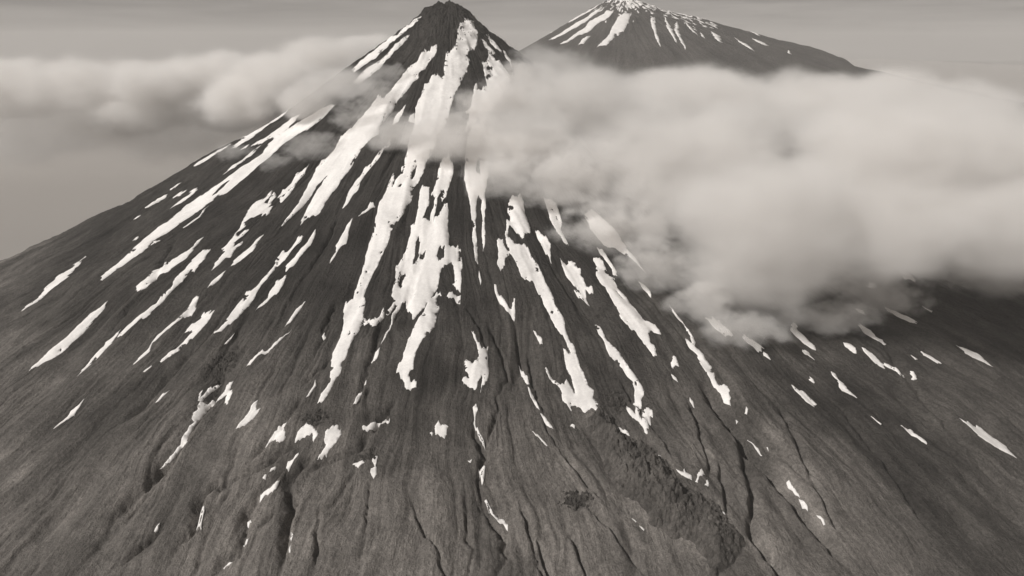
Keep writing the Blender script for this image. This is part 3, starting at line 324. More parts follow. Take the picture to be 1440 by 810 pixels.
["big forked snow streak filling the dark ravine",[[-421.2,-1216.7],[-432.7,-1217.8],[-436.3,-1237.6],[-461.6,-1221.2],[-466.9,-1235.7],[-476.4,-1239.3],[-471.9,-1226.2],[-463.0,-1212.1],[-453.7,-1195.5],[-461.8,-1202.1],[-470.2,-1206.0],[-474.7,-1220.1],[-479.6,-1231.5],[-482.1,-1219.0],[-486.5,-1225.8],[-481.9,-1237.3],[-479.3,-1252.7],[-484.0,-1263.3],[-482.8,-1276.8],[-476.9,-1277.2],[-485.7,-1292.2],[-489.9,-1310.9],[-492.0,-1325.7],[-498.9,-1344.5],[-506.7,-1358.7],[-514.7,-1369.1],[-506.1,-1363.5],[-495.2,-1348.7],[-487.5,-1330.8],[-472.3,-1341.7],[-480.5,-1300.7],[-472.9,-1277.5],[-466.7,-1259.5],[-463.7,-1235.6],[-437.8,-1256.6],[-428.8,-1247.5],[-425.2,-1270.8],[-416.5,-1274.8],[-416.2,-1253.4],[-424.1,-1236.2]],[]],
["spearhead-shaped snow patch on a smooth slope beyond the ravine",[[-362.8,-1279.7],[-371.9,-1296.1],[-379.2,-1319.1],[-388.8,-1341.8],[-378.4,-1337.2],[-365.2,-1327.6],[-354.2,-1303.4],[-360.1,-1305.4]],[]],
["snow patch shaped like a running figure, first of three in a row",[[-295.4,-1334.8],[-305.1,-1338.2],[-314.7,-1342.8],[-315.3,-1349.3],[-324.8,-1363.7],[-330.6,-1378.4],[-321.4,-1367.7],[-311.2,-1376.9],[-306.2,-1380.0],[-296.9,-1371.0],[-298.1,-1360.3],[-309.0,-1349.6],[-304.1,-1350.7]],[]],
["rounded snow patch with a small tail, middle of three in a row",[[-266.0,-1350.8],[-279.4,-1363.1],[-280.6,-1379.2],[-266.4,-1379.2],[-256.5,-1374.4],[-252.6,-1370.5],[-247.5,-1388.9],[-241.1,-1370.8],[-251.7,-1365.8],[-256.9,-1356.6]],[]],
["kite-shaped snow patch, last of three in a row",[[-213.3,-1361.0],[-224.7,-1364.5],[-231.7,-1373.3],[-229.5,-1390.5],[-225.4,-1395.2],[-231.5,-1414.6],[-238.2,-1426.3],[-224.3,-1415.0],[-214.6,-1399.1],[-203.2,-1378.5],[-204.6,-1367.2]],[]],
["small snow pad under the overhanging dark ledge, upper of two",[[-309.9,-1430.3],[-311.2,-1434.5],[-304.3,-1431.8],[-302.2,-1427.5]],[]],
["small snow pad under the overhanging dark ledge, lower of two",[[-317.3,-1439.9],[-321.5,-1447.6],[-315.6,-1446.9],[-314.1,-1440.6]],[]],
["upright snow chip at the end of the overhanging dark ledge",[[-271.1,-1405.4],[-278.4,-1414.3],[-286.2,-1415.9],[-288.3,-1422.9],[-280.7,-1442.5],[-276.6,-1437.2],[-274.4,-1426.7],[-270.3,-1414.1]],[]],
["curved snow strip in a gully beneath the overhanging ledge",[[-290.7,-1458.7],[-300.3,-1465.3],[-310.9,-1470.4],[-322.6,-1464.6],[-317.4,-1484.1],[-310.6,-1476.9],[-299.2,-1476.4],[-293.6,-1468.7]],[]],
["wedge of snow at the end of a dark trench on the lower slope",[[-404.3,-1483.7],[-416.8,-1472.6],[-415.6,-1488.8],[-416.0,-1502.9],[-401.7,-1513.7],[-403.6,-1499.3]],[]],
["small upright snow wedge lowest on the sunlit slope",[[-479.3,-1471.0],[-482.5,-1477.1],[-485.1,-1484.9],[-480.2,-1482.4],[-478.7,-1476.7]],[]],
["tiny snow chip in the dark trench by the curved strip",[[-332.3,-1496.3],[-335.9,-1500.9],[-334.5,-1504.5],[-324.1,-1519.2]],[]],
["narrow snow chip inside the deep short trench, upper of two",[[-260.9,-1538.7],[-262.6,-1541.5],[-257.0,-1553.5],[-255.5,-1542.3]],[]],
["narrow snow chip inside the deep short trench, lower of two",[[-257.8,-1557.6],[-260.9,-1563.7],[-256.2,-1569.8]],[]],
["small crescent of snow on the lip of a trench at the slope's foot",[[-341.6,-1569.2],[-354.8,-1561.3],[-356.8,-1566.8],[-347.5,-1573.5]],[]],
["tiny snow chip between the trench and the crescent",[[-323.9,-1539.8],[-335.0,-1534.2],[-325.4,-1546.3]],[]],
["faint thin snow thread above the big ravine",[[-544.2,-1211.8],[-556.1,-1214.5],[-562.3,-1234.0],[-557.0,-1230.3],[-552.0,-1219.8]],[]],
["snow streak far out on the lower sunlit slope under the very long chute",[[-776.3,-901.5],[-808.8,-911.4],[-832.8,-966.9],[-861.4,-999.9],[-877.0,-1060.5],[-841.3,-1037.5],[-816.7,-986.1],[-786.0,-945.4]],[]],
["small snow dash far out on the lower sunlit slope",[[-710.8,-1183.0],[-727.5,-1207.9],[-740.3,-1244.7],[-716.9,-1221.7]],[]],
["long snow bar on the outermost shaded slope under the lone bar",[[952.6,-1316.9],[965.1,-1350.1],[993.6,-1379.4],[1016.3,-1392.4],[1014.3,-1359.3],[992.1,-1322.7]],[]],
["short snow bar on the outermost shaded slope under the mist",[[1101.6,-1070.4],[1111.9,-1113.3],[1149.4,-1129.1],[1136.6,-1096.7]],[]],
["tiny snow speck on the hump of the flank's skyline",[[-662.6,-55.9],[-673.3,-63.5],[-657.9,-157.0],[-679.3,-62.3],[-649.1,-123.3]],[]],
["tiny snow dash on the outermost skyline slope, above the very long chute's tail",[[-865.3,-441.3],[-876.6,-438.6],[-884.1,-446.0],[-868.8,-462.0]],[]],
["tiny broken snow dash just above the tail of the very long chute",[[-813.5,-598.7],[-820.4,-601.6],[-826.5,-607.4],[-805.7,-634.5]],[]],
["thin snow strip continuing downhill outside the blunt-ended strip",[[-706.4,-1006.7],[-729.0,-1028.6],[-746.8,-1067.2],[-748.3,-1122.2],[-730.3,-1091.1],[-710.3,-1051.6]],[]],
["thin snow streak far out on the sunlit slope above the lowest streaks",[[-970.9,-566.9],[-993.3,-633.3],[-1022.4,-697.2],[-1044.2,-768.4],[-1000.6,-720.6],[-963.5,-674.0]],[]]]
FAR_SNOW = [
["topmost thin snow line on the far peak's sunlit skyline",[[1778.6,6550.1],[1652.2,6423.9],[1529.3,6534.7],[1358.1,6517.1],[1396.0,6335.0],[1543.1,6369.0],[1672.3,6360.5]]],
["second snow line below the far peak's sunlit skyline",[[1705.4,6263.3],[1621.9,6244.1],[1509.9,6169.4],[1390.3,6166.7],[1264.6,6120.7],[1081.0,6080.1],[1133.4,6024.9],[1270.8,6023.1],[1409.9,6036.4],[1542.6,6103.0],[1656.4,6189.2]]],
["broad feathery snow streak on the far peak's sunlit side",[[1790.7,6058.4],[1719.4,6121.6],[1648.0,6052.1],[1526.1,6027.6],[1430.7,5918.1],[1304.1,5848.5],[1159.8,5779.2],[1216.7,5746.7],[1372.9,5794.8],[1491.2,5792.1],[1587.8,5907.1],[1715.9,5941.4]]],
["small snow oval at the cloud edge on the far peak",[[1475.0,5692.0],[1395.4,5693.9],[1325.7,5584.0],[1380.8,5574.8]]],
["widest snow chute on the far peak, tapering down to the cloud",[[1966.5,5965.5],[1891.9,5988.2],[1821.8,5931.2],[1716.6,5753.8],[1651.0,5603.2],[1496.7,5438.0],[1585.7,5408.5],[1693.8,5539.4],[1799.9,5601.8],[1893.9,5782.0]]],
["snow wedge with a long tail in the middle of the far peak",[[2221.0,5928.3],[2156.7,5858.9],[2133.1,5711.9],[2131.8,5583.0],[2116.9,5438.5],[2127.4,5286.5],[2156.1,5483.8],[2162.5,5624.2]]],
["thin crooked snow line beside the wedge on the far peak",[[2345.0,6012.6],[2306.1,5739.8],[2307.0,5516.4],[2323.3,5399.4],[2341.7,5531.3],[2351.8,5795.1]]],
["zigzag snow line reaching the cloud on the far peak",[[2486.2,5986.6],[2373.0,5665.2],[2374.0,5478.2],[2377.8,5251.2],[2399.0,5276.2],[2410.7,5542.2],[2427.5,5711.8],[2459.5,5795.5]]],
["hairline snow streak on the far peak beyond the zigzag line",[[2595.1,6060.5],[2597.8,5854.2],[2631.4,5668.3],[2635.5,5899.0]]],
["stubby snow bar on the far peak's dark shoulder",[[2885.3,5988.3],[2858.6,5776.1],[2895.7,5642.4],[2956.6,5888.0]]],
["long thin snow line low on the far peak's dark shoulder",[[3136.1,5937.9],[3201.3,5817.2],[3292.4,5703.5],[3270.8,5815.8]]],
["upper snow bar on the far peak's long descending ridge",[[3371.0,6002.0],[3430.7,5900.4],[3521.0,5895.5],[3475.0,5979.6]]],
["faint snow dash on the skyline of the far peak's long ridge",[[3435.6,6240.1],[3464.0,6126.1],[3501.0,6111.2],[3483.6,6234.3]]],
["small snow dash at the cloud edge on the far peak's sunlit foot",[[1248.0,6467.8],[1169.4,6545.6],[1083.5,6557.0],[1143.8,6537.3]]],
["small snow chip on the far ridge where it nears the cloud",[[3732.0,5869.3],[3727.3,5811.8],[3752.0,5800.6],[3752.5,5846.8]]],
["short snow dash between stubby bar and zigzag line on the far peak",[[2716.7,5842.2],[2678.2,5665.8],[2696.8,5621.9],[2721.2,5765.2]]]]
CLOUDS = [
["great billowing cloud bank smothering the shaded flank of the near volcano",0.012,0.6,170,[[665.0,-1052.1,1089.3,293.4,230.0,222.1],[558.1,-729.8,1179.2,400.0,280.0,236.4],[1039.8,-844.0,1166.6,411.7,330.0,287.2],[307.6,-504.3,1269.6,304.3,200.0,196.3],[819.5,-146.1,1284.2,652.8,450.0,164.4],[1319.6,-270.5,1259.0,653.8,450.0,171.0],[284.9,-120.6,1346.5,232.1,170.0,167.1],[1329.8,-845.3,1137.0,436.7,330.0,311.9],[168.7,-660.4,1260.9,179.9,100.0,116.9],[323.7,-756.4,1169.5,191.5,120.0,130.6],[917.1,-1092.3,1109.7,249.5,180.0,149.7],[1146.1,-1090.7,1127.7,304.2,180.0,152.1]]],
["ragged veil of thin mist trailing below the great cloud bank",0.018,0.95,65,[[499.1,-1101.0,968.8,113.9,55.0,57.7],[981.3,-941.6,916.8,167.6,70.0,81.9],[251.4,-781.2,1157.8,187.9,60.0,99.1],[351.2,-893.2,1079.3,180.0,60.0,98.2],[415.3,-1008.6,1019.7,117.1,55.0,93.7],[572.6,-1174.1,932.4,141.8,50.0,50.8],[1295.5,-631.5,896.2,295.1,90.0,113.5],[795.8,-1086.7,915.3,157.7,50.0,56.5],[99.8,-773.0,1166.9,110.5,50.0,81.6],[210.2,-688.7,1220.7,160.3,60.0,98.0]]],
["torn mist veiling the neck of the summit cone",0.024,0.75,75,[[1.5,-669.4,1249.7,187.3,75.0,103.5],[-132.1,-601.3,1260.2,139.0,60.0,70.4],[116.0,-510.9,1308.7,154.7,65.0,116.0],[202.7,-349.0,1363.3,125.5,75.0,115.1],[138.5,-708.4,1207.0,140.6,70.0,96.7]]],
["pale cloud bank pressed behind the summit cone's sunlit edge",0.019,0.6,120,[[-404.8,168.3,1397.2,300.3,220.0,135.8],[-563.1,56.2,1363.0,240.7,220.0,139.4],[-278.9,386.2,1433.1,252.4,220.0,95.4],[-670.7,6.0,1303.7,226.3,180.0,120.7],[-327.3,-308.6,1347.7,182.5,100.0,90.2],[-422.0,-346.8,1317.7,148.9,90.0,59.6]]],
["low domed cloud drifting apart beyond the sunlit flank's skyline",0.016,0.6,110,[[-871.6,368.6,1369.8,261.1,250.0,110.3],[-784.0,284.4,1272.1,280.5,250.0,126.2],[-957.1,285.6,1314.9,185.4,200.0,97.0]]],
["flat pale cloud beyond the sunlit flank with a stepped top",0.016,0.6,110,[[-1028.7,208.3,1348.2,224.4,250.0,106.6],[-1278.0,210.6,1339.7,348.2,250.0,127.7],[-1525.9,194.5,1332.3,389.7,250.0,137.9],[-1090.8,177.4,1251.1,252.4,200.0,106.6]]],
["faint low mist sinking below the pale clouds beyond the sunlit skyline",0.0028,0.6,200,[[-1002.2,314.3,1203.2,580.3,420.0,179.9],[-1450.5,227.1,1215.4,599.6,420.0,185.9],[-596.8,126.8,1294.7,235.0,250.0,117.5]]],
["thin wisp of mist clinging to the upper sunlit flank",0.012,1.0,42,[[-368.3,-531.9,1219.6,126.9,45.0,50.8],[-457.5,-515.8,1179.4,99.5,40.0,39.8],[-614.7,-372.7,1185.2,86.4,40.0,34.6]]],
["small puff of mist crossing the bright snow streak below the summit",0.011,0.95,45,[[-217.8,-407.5,1340.0,112.1,45.0,65.2],[-183.4,-325.4,1392.6,84.5,40.0,54.9],[-260.9,-474.2,1289.6,99.2,45.0,55.5]]]]
OUTCROPS = [
["dark rubble outcrop low on the fan beside the lava flow",183.0,-1497.4,52.5,33.4],
["crumbling dark crag above the big ravine",-455.6,-1168.3,50.1,76.7],
["dark broken ledge on the slope above the three snow patches",-252.8,-1344.6,43.8,25.8],
["small dark rock knot just above the head of the lava flow",282.3,-1310.1,31.9,47.8],
["jagged dark rock ledge above the triangular snow chip",-154.8,-1418.1,31.9,19.7],
["small rock cluster high on the slope below the cloud's edge",288.0,-1103.4,20.6,35.3]]
TONES_AND_SHADE = [
[[[549.0,-1378.2],[562.8,-1427.9],[571.9,-1482.0],[577.0,-1539.6],[598.6,-1593.4],[635.4,-1655.6]],26,0.75],
[[[688.7,-1383.4],[714.4,-1464.7],[743.3,-1528.2]],16,0.35],
[[[456.5,-1580.6],[468.4,-1607.2],[472.9,-1638.4]],9,1.3],
[[[245.0,-1524.4],[274.9,-1570.1],[299.8,-1602.5],[317.3,-1637.4]],7,0.6],
[[[167.9,-1419.9],[205.9,-1484.2],[221.4,-1527.7]],7,0.5],
[[[450.6,-1364.6],[465.2,-1419.9],[457.3,-1495.1]],9,0.4],
[[[394.6,-1400.2],[388.8,-1442.4]],9,0.4],
[[[-217.7,-1538.7],[-193.5,-1565.3],[-178.6,-1606.0]],30,0.3],
[[[-57.2,-1534.0],[-35.5,-1595.1]],45,0.3],
[[[85.6,-1535.7],[112.1,-1599.4]],35,0.35],
[[[180.0,-1574.8],[183.1,-1622.2]],25,0.35],
[[[-327.8,-1347.7],[-372.8,-1417.7],[-400.6,-1487.7]],30,0.3],
[[[-225.0,-1482.7],[-216.9,-1501.9]],6,1.0],
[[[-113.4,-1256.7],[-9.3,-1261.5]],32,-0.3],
[[[776.5,-1264.9],[764.9,-1489.8]],55,-0.35],  # cloud shade on the outer flank, put into the albedo
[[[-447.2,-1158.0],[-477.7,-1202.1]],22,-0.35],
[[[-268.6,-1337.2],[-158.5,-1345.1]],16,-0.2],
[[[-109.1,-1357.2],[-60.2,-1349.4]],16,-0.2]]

# ---------------------------------------------------------------- helpers
def put(name, me, mat, label=None, cat=None, kind=None, group=None):
    o = bpy.data.objects.new(name, me); COL.objects.link(o)
    if mat: me.materials.append(mat)
    if label: o['label'] = label
    if cat: o['category'] = cat
    if kind: o['kind'] = kind
    if group: o['group'] = group
    return o
def mesh_np(name, co, faces, smooth=True):
    """co (n,3), faces (m,4) or (m,3) arrays"""
    me = bpy.data.meshes.new(name); k = faces.shape[1]
    me.vertices.add(len(co)); me.vertices.foreach_set('co', np.ascontiguousarray(co, np.float32).ravel())
    me.loops.add(faces.size); me.loops.foreach_set('vertex_index', np.ascontiguousarray(faces, np.int32).ravel())
    me.polygons.add(len(faces)); me.polygons.foreach_set('loop_start', np.arange(0, faces.size, k, dtype=np.int32))
    me.update(calc_edges=True)
    me.polygons.foreach_set('use_smooth', np.full(len(faces), smooth))
    me.validate()
    return me
def grid_faces(nr, nt):
    i, j = np.meshgrid(np.arange(nr-1), np.arange(nt-1), indexing='ij')
    a = (i*nt+j).ravel()
    return np.stack([a, a+nt, a+nt+1, a+1], 1)
class NT:
    def __init__(s, tree): s.t = tree; s.n = tree.nodes; s.l = tree.links; s.n.clear()
    def node(s, kind, **kw):
        n = s.n.new(kind)
        for k, v in kw.items(): setattr(n, k, v)
        return n
    def link(s, a, b): s.l.new(a, b)
    def val(s, sock, v):
        if hasattr(v, 'links'): s.link(v, sock)
        else: sock.default_value = v
    def math(s, op, a, b=None, c=None, clamp=False):
        n = s.node('ShaderNodeMath', operation=op, use_clamp=clamp)
        s.val(n.inputs[0], a)
        if b is not None: s.val(n.inputs[1], b)
        if c is not None: s.val(n.inputs[2], c)
        return n.outputs[0]
    def vmath(s, op, a, b=None, scale=None):
        n = s.node('ShaderNodeVectorMath', operation=op)
        s.val(n.inputs[0], a)
        if b is not None: s.val(n.inputs[1], b)
        if scale is not None: s.val(n.inputs['Scale'], scale)
        return n.outputs['Value'] if op in ('LENGTH', 'DOT_PRODUCT') else n.outputs[0]
    def noise(s, vec, scale, detail=4, rough=0.55, dist=0.0):
        n = s.node('ShaderNodeTexNoise'); s.val(n.inputs['Vector'], vec); n.inputs['Scale'].default_value = scale
        n.inputs['Detail'].default_value = detail; n.inputs['Roughness'].default_value = rough; n.inputs['Distortion'].default_value = dist
        return n.outputs['Fac']
    def map(s, v, a, b, c, d, smooth=False):
        n = s.node('ShaderNodeMapRange')
        if smooth: n.interpolation_type = 'SMOOTHSTEP'
        s.val(n.inputs[0], v)
        for i, q in enumerate((a, b, c, d)): n.inputs[i+1].default_value = q
        return n.outputs[0]
def material(name):
    m = bpy.data.materials.new(name); m.use_nodes = True
    return m, NT(m.node_tree)
WARM = (1.0, 0.93, 0.865)
ROCK = (1.0, 0.918, 0.843)
def tint(t, v, c=WARM):
    n = t.node('ShaderNodeVectorMath', operation='SCALE'); n.inputs[0].default_value = c; t.val(n.inputs['Scale'], v)
    return n.outputs[0]
def rock_material(name, attr, base=0.07, bump=1.0, fine=1.0, streaks=False):
    m, t = material(name)
    p = t.node('ShaderNodeNewGeometry').outputs['Position']
    v = base
    if attr:
        a = t.node('ShaderNodeAttribute'); a.attribute_name = attr; v = a.outputs['Fac']
    n1 = t.noise(p, 0.02*fine, 6, 0.6); n2 = t.noise(p, 0.16*fine, 6, 0.65); n3 = t.noise(p, 0.42*fine, 4, 0.7)
    k = t.math('MULTIPLY', t.map(n1, .3, .7, .75, 1.25), t.map(n2, .3, .7, .74, 1.26))
    k = t.math('MULTIPLY', k, t.map(n3, .3, .7, .70, 1.3))  # random tone; its dark speckle also paints in small boulder shadows
    if streaks:                      # rills and debris trains drawn out down the fall line
        sa = t.node('ShaderNodeAttribute'); sa.attribute_name = 'fall'
        wv = t.vmath('ADD', sa.outputs['Vector'], t.vmath('SCALE', p, scale=0.02))
        n4 = t.noise(t.vmath('MULTIPLY', wv, (0.11, 0.010, 0)), 1.0, 5, 0.68, 0.6); n5 = t.noise(t.vmath('MULTIPLY', wv, (0.30, 0.030, 0)), 1.0, 4, 0.65, 0.4)
        k = t.math('MULTIPLY', k, t.math('MULTIPLY', t.map(n4, .3, .7, .79, 1.21), t.map(n5, .3, .7, .84, 1.16)))
    v = t.math('MULTIPLY', v, k)
    b = t.node('ShaderNodeBsdfPrincipled'); t.link(tint(t, v, ROCK), b.inputs['Base Color']); b.inputs['Roughness'].default_value = 0.95
    b.inputs['Specular IOR Level'].default_value = 0.15
    h = t.math('ADD', t.math('MULTIPLY', n2, 6.0/fine), t.math('MULTIPLY', n3, 3.2/fine))
    if streaks: h = t.math('ADD', h, t.math('MULTIPLY', n5, 3.0))
    bp = t.node('ShaderNodeBump'); bp.inputs['Strength'].default_value = bump; bp.inputs['Distance'].default_value = 1.0
    t.link(h, bp.inputs['Height']); t.link(bp.outputs[0], b.inputs['Normal'])
    o = t.node('ShaderNodeOutputMaterial'); t.link(b.outputs[0], o.inputs['Surface'])
    return m
def snow_material():
    m, t = material('snow_firn')
    p = t.node('ShaderNodeNewGeometry').outputs['Position']
    n1 = t.noise(p, 0.02, 5, 0.6); n2 = t.noise(p, 0.2, 5, 0.6)
    v = t.math('MULTIPLY', t.map(n1, .3, .7, .70, .84), t.map(n2, .25, .75, .88, 1.06))
    n = t.node('ShaderNodeVectorMath', operation='SCALE'); n.inputs[0].default_value = (1.0, 0.968, 0.94); t.link(v, n.inputs['Scale'])
    b = t.node('ShaderNodeBsdfPrincipled'); t.link(n.outputs[0], b.inputs['Base Color']); b.inputs['Roughness'].default_value = 0.8
    bp = t.node('ShaderNodeBump'); bp.inputs['Strength'].default_value = 0.5; t.link(t.math('MULTIPLY', n2, 2.0), bp.inputs['Height']); t.link(bp.outputs[0], b.inputs['Normal'])
    o = t.node('ShaderNodeOutputMaterial'); t.link(b.outputs[0], o.inputs['Surface'])
    return m
# ---------------------------------------------------------------- the near volcano
X, Y, Z = build_heights(RAV, BUMPS, LAVA)
G = Ground(Z)
nr, nt = Z.shape
me = mesh_np('mountain', np.stack([X, Y, Z], -1).reshape(-1, 3), grid_faces(nr, nt))
T, R = np.meshgrid(TH, RR)
wx = 0.035*gn(T*5, R/330, 11)+0.010*gn(T*18, R/120, 12)+0.0035*gn(T*50, R/45, 15)
st = 0
for j, (f, L, a) in enumerate([(14, 800, .30), (37, 600, .28), (90, 420, .24), (230, 260, .16), (520, 150, .10)]):
    st = st+a*gn((T+wx)*f, R/L+j*2.3, 200+j)*sm(2.5, 6, R/f)*1.9*(1-0.35*sm(1150, 1500, R))
alb = 0.042+0.118*sm(1000, 1600, R)*(1-0.70*sm(.37, .48, T+.03*gn(R/90, T*6, 233)))*(1-.25*sm(.25, .8, -T))  # lower flank beyond the pale gully darkened: cloud shadow painted into the albedo
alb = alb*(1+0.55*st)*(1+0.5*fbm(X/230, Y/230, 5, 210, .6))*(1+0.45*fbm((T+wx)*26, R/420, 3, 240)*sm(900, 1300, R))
for pts, wd, a in TONES_AND_SHADE:              # pale ash fans and scars, darker ground, and cloud shade painted as tone
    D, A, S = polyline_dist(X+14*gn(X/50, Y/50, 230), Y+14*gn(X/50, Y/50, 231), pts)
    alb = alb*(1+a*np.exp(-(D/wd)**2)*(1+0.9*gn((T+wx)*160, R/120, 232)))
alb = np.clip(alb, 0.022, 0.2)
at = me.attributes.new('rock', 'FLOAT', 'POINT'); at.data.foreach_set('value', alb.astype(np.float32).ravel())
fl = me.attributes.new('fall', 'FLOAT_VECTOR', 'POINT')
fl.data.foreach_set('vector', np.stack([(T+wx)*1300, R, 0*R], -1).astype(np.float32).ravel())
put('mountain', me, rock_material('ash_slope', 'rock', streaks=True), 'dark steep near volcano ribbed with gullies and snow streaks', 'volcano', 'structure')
# ---------------------------------------------------------------- the far volcano
FXX, FYY, FZ = build_far(); FG = FarGround(FZ)
me = mesh_np('far_mountain', np.stack([FXX, FYY, FZ], -1).reshape(-1, 3), grid_faces(*FZ.shape))
at = me.attributes.new('rock', 'FLOAT', 'POINT')
FT, FR = np.meshgrid(FTH, FRR)
at.data.foreach_set('value', np.clip(0.075*(1+0.5*gn(FT*40, FR/900, 300)+0.4*gn(FXX/300, FYY/300, 301)), .03, .2).astype(np.float32).ravel())
put('far_mountain', me, rock_material('far_rock', 'rock', fine=0.25), 'snow-streaked far volcano rising behind the cloud bank', 'volcano', 'structure')
# ---------------------------------------------------------------- snow patches
SNOW_MAT = snow_material()
def warp(p, k, cx=0.0, cy=0.0):
    x, y = p[:, 0], p[:, 1]
    r = np.hypot(x-cx, y-cy); t = np.arctan2(x-cx, cy-y); u = t*900.0     # across and down the fall line
    dr = 8*gn(u/9, r/45, 400)+7*gn(u/3.6, r/24, 401)+5*gn(u/1.7, r/14, 402)+2.5*gn(x/7, y/7, 406)
    du = 2.6*gn(u/14, r/26, 403)+1.3*gn(u/6, r/9, 404)+0.9*gn(x/3, y/3, 405)
    er = np.stack([np.sin(t), -np.cos(t)], 1); eu = np.stack([np.cos(t), np.sin(t)], 1)
    return p+k*(dr[:, None]*er+du[:, None]*eu)
def resample(pts, step):
    out = []
    for i in range(len(pts)):
        a = np.array(pts[i]); b = np.array(pts[(i+1) % len(pts)]); n = max(1, int(np.hypot(*(b-a))/step))
        for k in range(n): out.append(a+(b-a)*k/n)
    return np.array(out)
def inside(P, loops):
    ins = np.zeros(len(P), bool)
    x, y = P[:, 0], P[:, 1]
    for L in loops:
        for i in range(len(L)):
            (ax, ay), (bx, by) = L[i], L[(i+1) % len(L)]
            if ay == by: continue
            ins ^= ((ay > y) != (by > y)) & (x < (bx-ax)*(y-ay)/(by-ay)+ax)
    return ins
def snow_patch(name, outer, holes, ground, thick, step, k, label, group, apex=(0.0, 0.0)):
    area = 0.5*abs(sum(outer[i][0]*outer[i-1][1]-outer[i-1][0]*outer[i][1] for i in range(len(outer))))
    per = sum(math.hypot(outer[i][0]-outer[i-1][0], outer[i][1]-outer[i-1][1]) for i in range(len(outer)))
    kk = k*min(1.0, 0.25+2*area/max(per, 1)/14)       # narrow patches get a finer edge
    loops = [warp(resample(l, step), kk, *apex) for l in [outer]+holes]
    c = loops[0].mean(0)
    V = []; E = []
    for l in loops:
        b = len(V); V += [tuple(q) for q in l-c]; E += [(b+i, b+(i+1) % len(l)) for i in range(len(l))]
    lo, hi = loops[0].min(0), loops[0].max(0); s2 = max(step*1.7, math.sqrt((hi-lo).prod()/20000))
    gx, gy = np.meshgrid(np.arange(lo[0], hi[0], s2), np.arange(lo[1], hi[1], s2))
    P = np.stack([gx.ravel(), gy.ravel()], 1)+np.random.default_rng(3).uniform(-.3, .3, (gx.size, 2))*s2
    P = P[inside(P, loops)] if len(P) else P
    V += [tuple(q) for q in P-c]
    co, ed, fa, *_ = geometry.delaunay_2d_cdt([Vector(v) for v in V], E, [], 0, 1e-4)
    co = np.array([tuple(v) for v in co])+c
    tri = np.array([f for f in fa if len(f) == 3])
    cen = co[tri].mean(1)
    tri = tri[inside(cen, loops)]
    if not len(tri): return None
    # rock pokes through where the cover thins towards the margin
    if len(tri) > 350:
        ce = co[tri].mean(1); Dm = np.full(len(ce), 1e9); bl = np.concatenate(loops)
        for k0 in range(0, len(ce), 2000):
            q = ce[k0:k0+2000]; Dm[k0:k0+2000] = np.sqrt(((q[:, None, :]-bl[None])**2).sum(-1)).min(1)
        rr = np.hypot(ce[:, 0]-apex[0], ce[:, 1]-apex[1]); tt = np.arctan2(ce[:, 0]-apex[0], apex[1]-ce[:, 1])
        nz = gn(tt*900/(10*thick), rr/(40*thick), 410)+0.4*gn(ce[:, 0]/(11*thick), ce[:, 1]/(11*thick), 411)
        kt = tri[nz < 0.33+0.022*Dm/thick]
        par = list(range(len(co)))
        def find(a):
            while par[a] != a: par[a] = par[par[a]]; a = par[a]
            return a
        for a, b2, c2 in kt:
            ra, rb, rc = find(a), find(b2), find(c2); par[rb] = ra; par[rc] = ra
        lab2 = np.array([find(a) for a in kt[:, 0]]) if len(kt) else np.zeros(0)
        if len(lab2):
            ids, cn = np.unique(lab2, return_counts=True)
            if cn.max() > 0.80*len(tri): tri = kt[lab2 == ids[cn.argmax()]]
    used = np.unique(tri); mp = -np.ones(len(co), int); mp[used] = np.arange(len(used)); co = co[used]; tri = mp[tri]
    # edges used once are the rim
    e = np.sort(np.concatenate([tri[:, [0, 1]], tri[:, [1, 2]], tri[:, [2, 0]]]), 1)
    d = np.concatenate([tri[:, [0, 1]], tri[:, [1, 2]], tri[:, [2, 0]]])
    u, inv, cnt = np.unique(e, axis=0, return_inverse=True, return_counts=True)
    rim = d[cnt[inv.ravel()] == 1]
    a0 = co[tri[:, 0]]; ar = np.cross(co[tri[:, 1]]-a0, co[tri[:, 2]]-a0)
    D = np.full(len(co), 1e9)
    ra = co[rim[:, 0]]
    for k0 in range(0, len(co), 2000):
        q = co[k0:k0+2000]; D[k0:k0+2000] = np.sqrt(((q[:, None, :]-ra[None])**2).sum(-1)).min(1)
    g0 = ground(co[:, 0], co[:, 1]); rr = np.hypot(co[:, 0]-apex[0], co[:, 1]-apex[1]); tt = np.arctan2(co[:, 0]-apex[0], apex[1]-co[:, 1])
    av = sum(ground(apex[0]+rr*np.sin(tt+q/np.maximum(rr, 30)), apex[1]-rr*np.cos(tt+q/np.maximum(rr, 30))) for q in (-12*thick, -6*thick, 0, 6*thick, 12*thick))/5
    z = g0+(np.maximum(g0, av)-g0)*sm(0, 10, D)+thick*((0.35 if kk > 0.8*k else 0.9)+0.9*sm(0, 9, D))
    top = np.column_stack([co, z]); bot = top.copy(); bot[:, 2] -= thick*1.6
    n = len(co)
    F = [tuple(t) if s > 0 else tuple(t[::-1]) for t, s in zip(tri, ar)]
    allv = np.concatenate([top, bot]); 
    fl = [list(map(int, f)) for f in F]+[[int(b), int(a), int(a)+n, int(b)+n] for a, b in rim]
    keep = np.unique(np.concatenate([np.arange(n), rim.ravel()+n])); mp = -np.ones(2*n, int); mp[keep] = np.arange(len(keep))
    me = bpy.data.meshes.new(name); me.from_pydata(allv[keep].tolist(), [], [[int(mp[i]) for i in f] for f in fl]); me.update()
    me.polygons.foreach_set('use_smooth', np.array([len(f) == 3 for f in fl]))
    # origin at the patch
    o = np.array([co[:, 0].mean(), co[:, 1].mean(), z.mean()])
    me.transform(__import__('mathutils').Matrix.Translation(-Vector(o)))
    ob = put(name, me, SNOW_MAT, label, 'snow patch', None, group); ob.location = o
    return ob
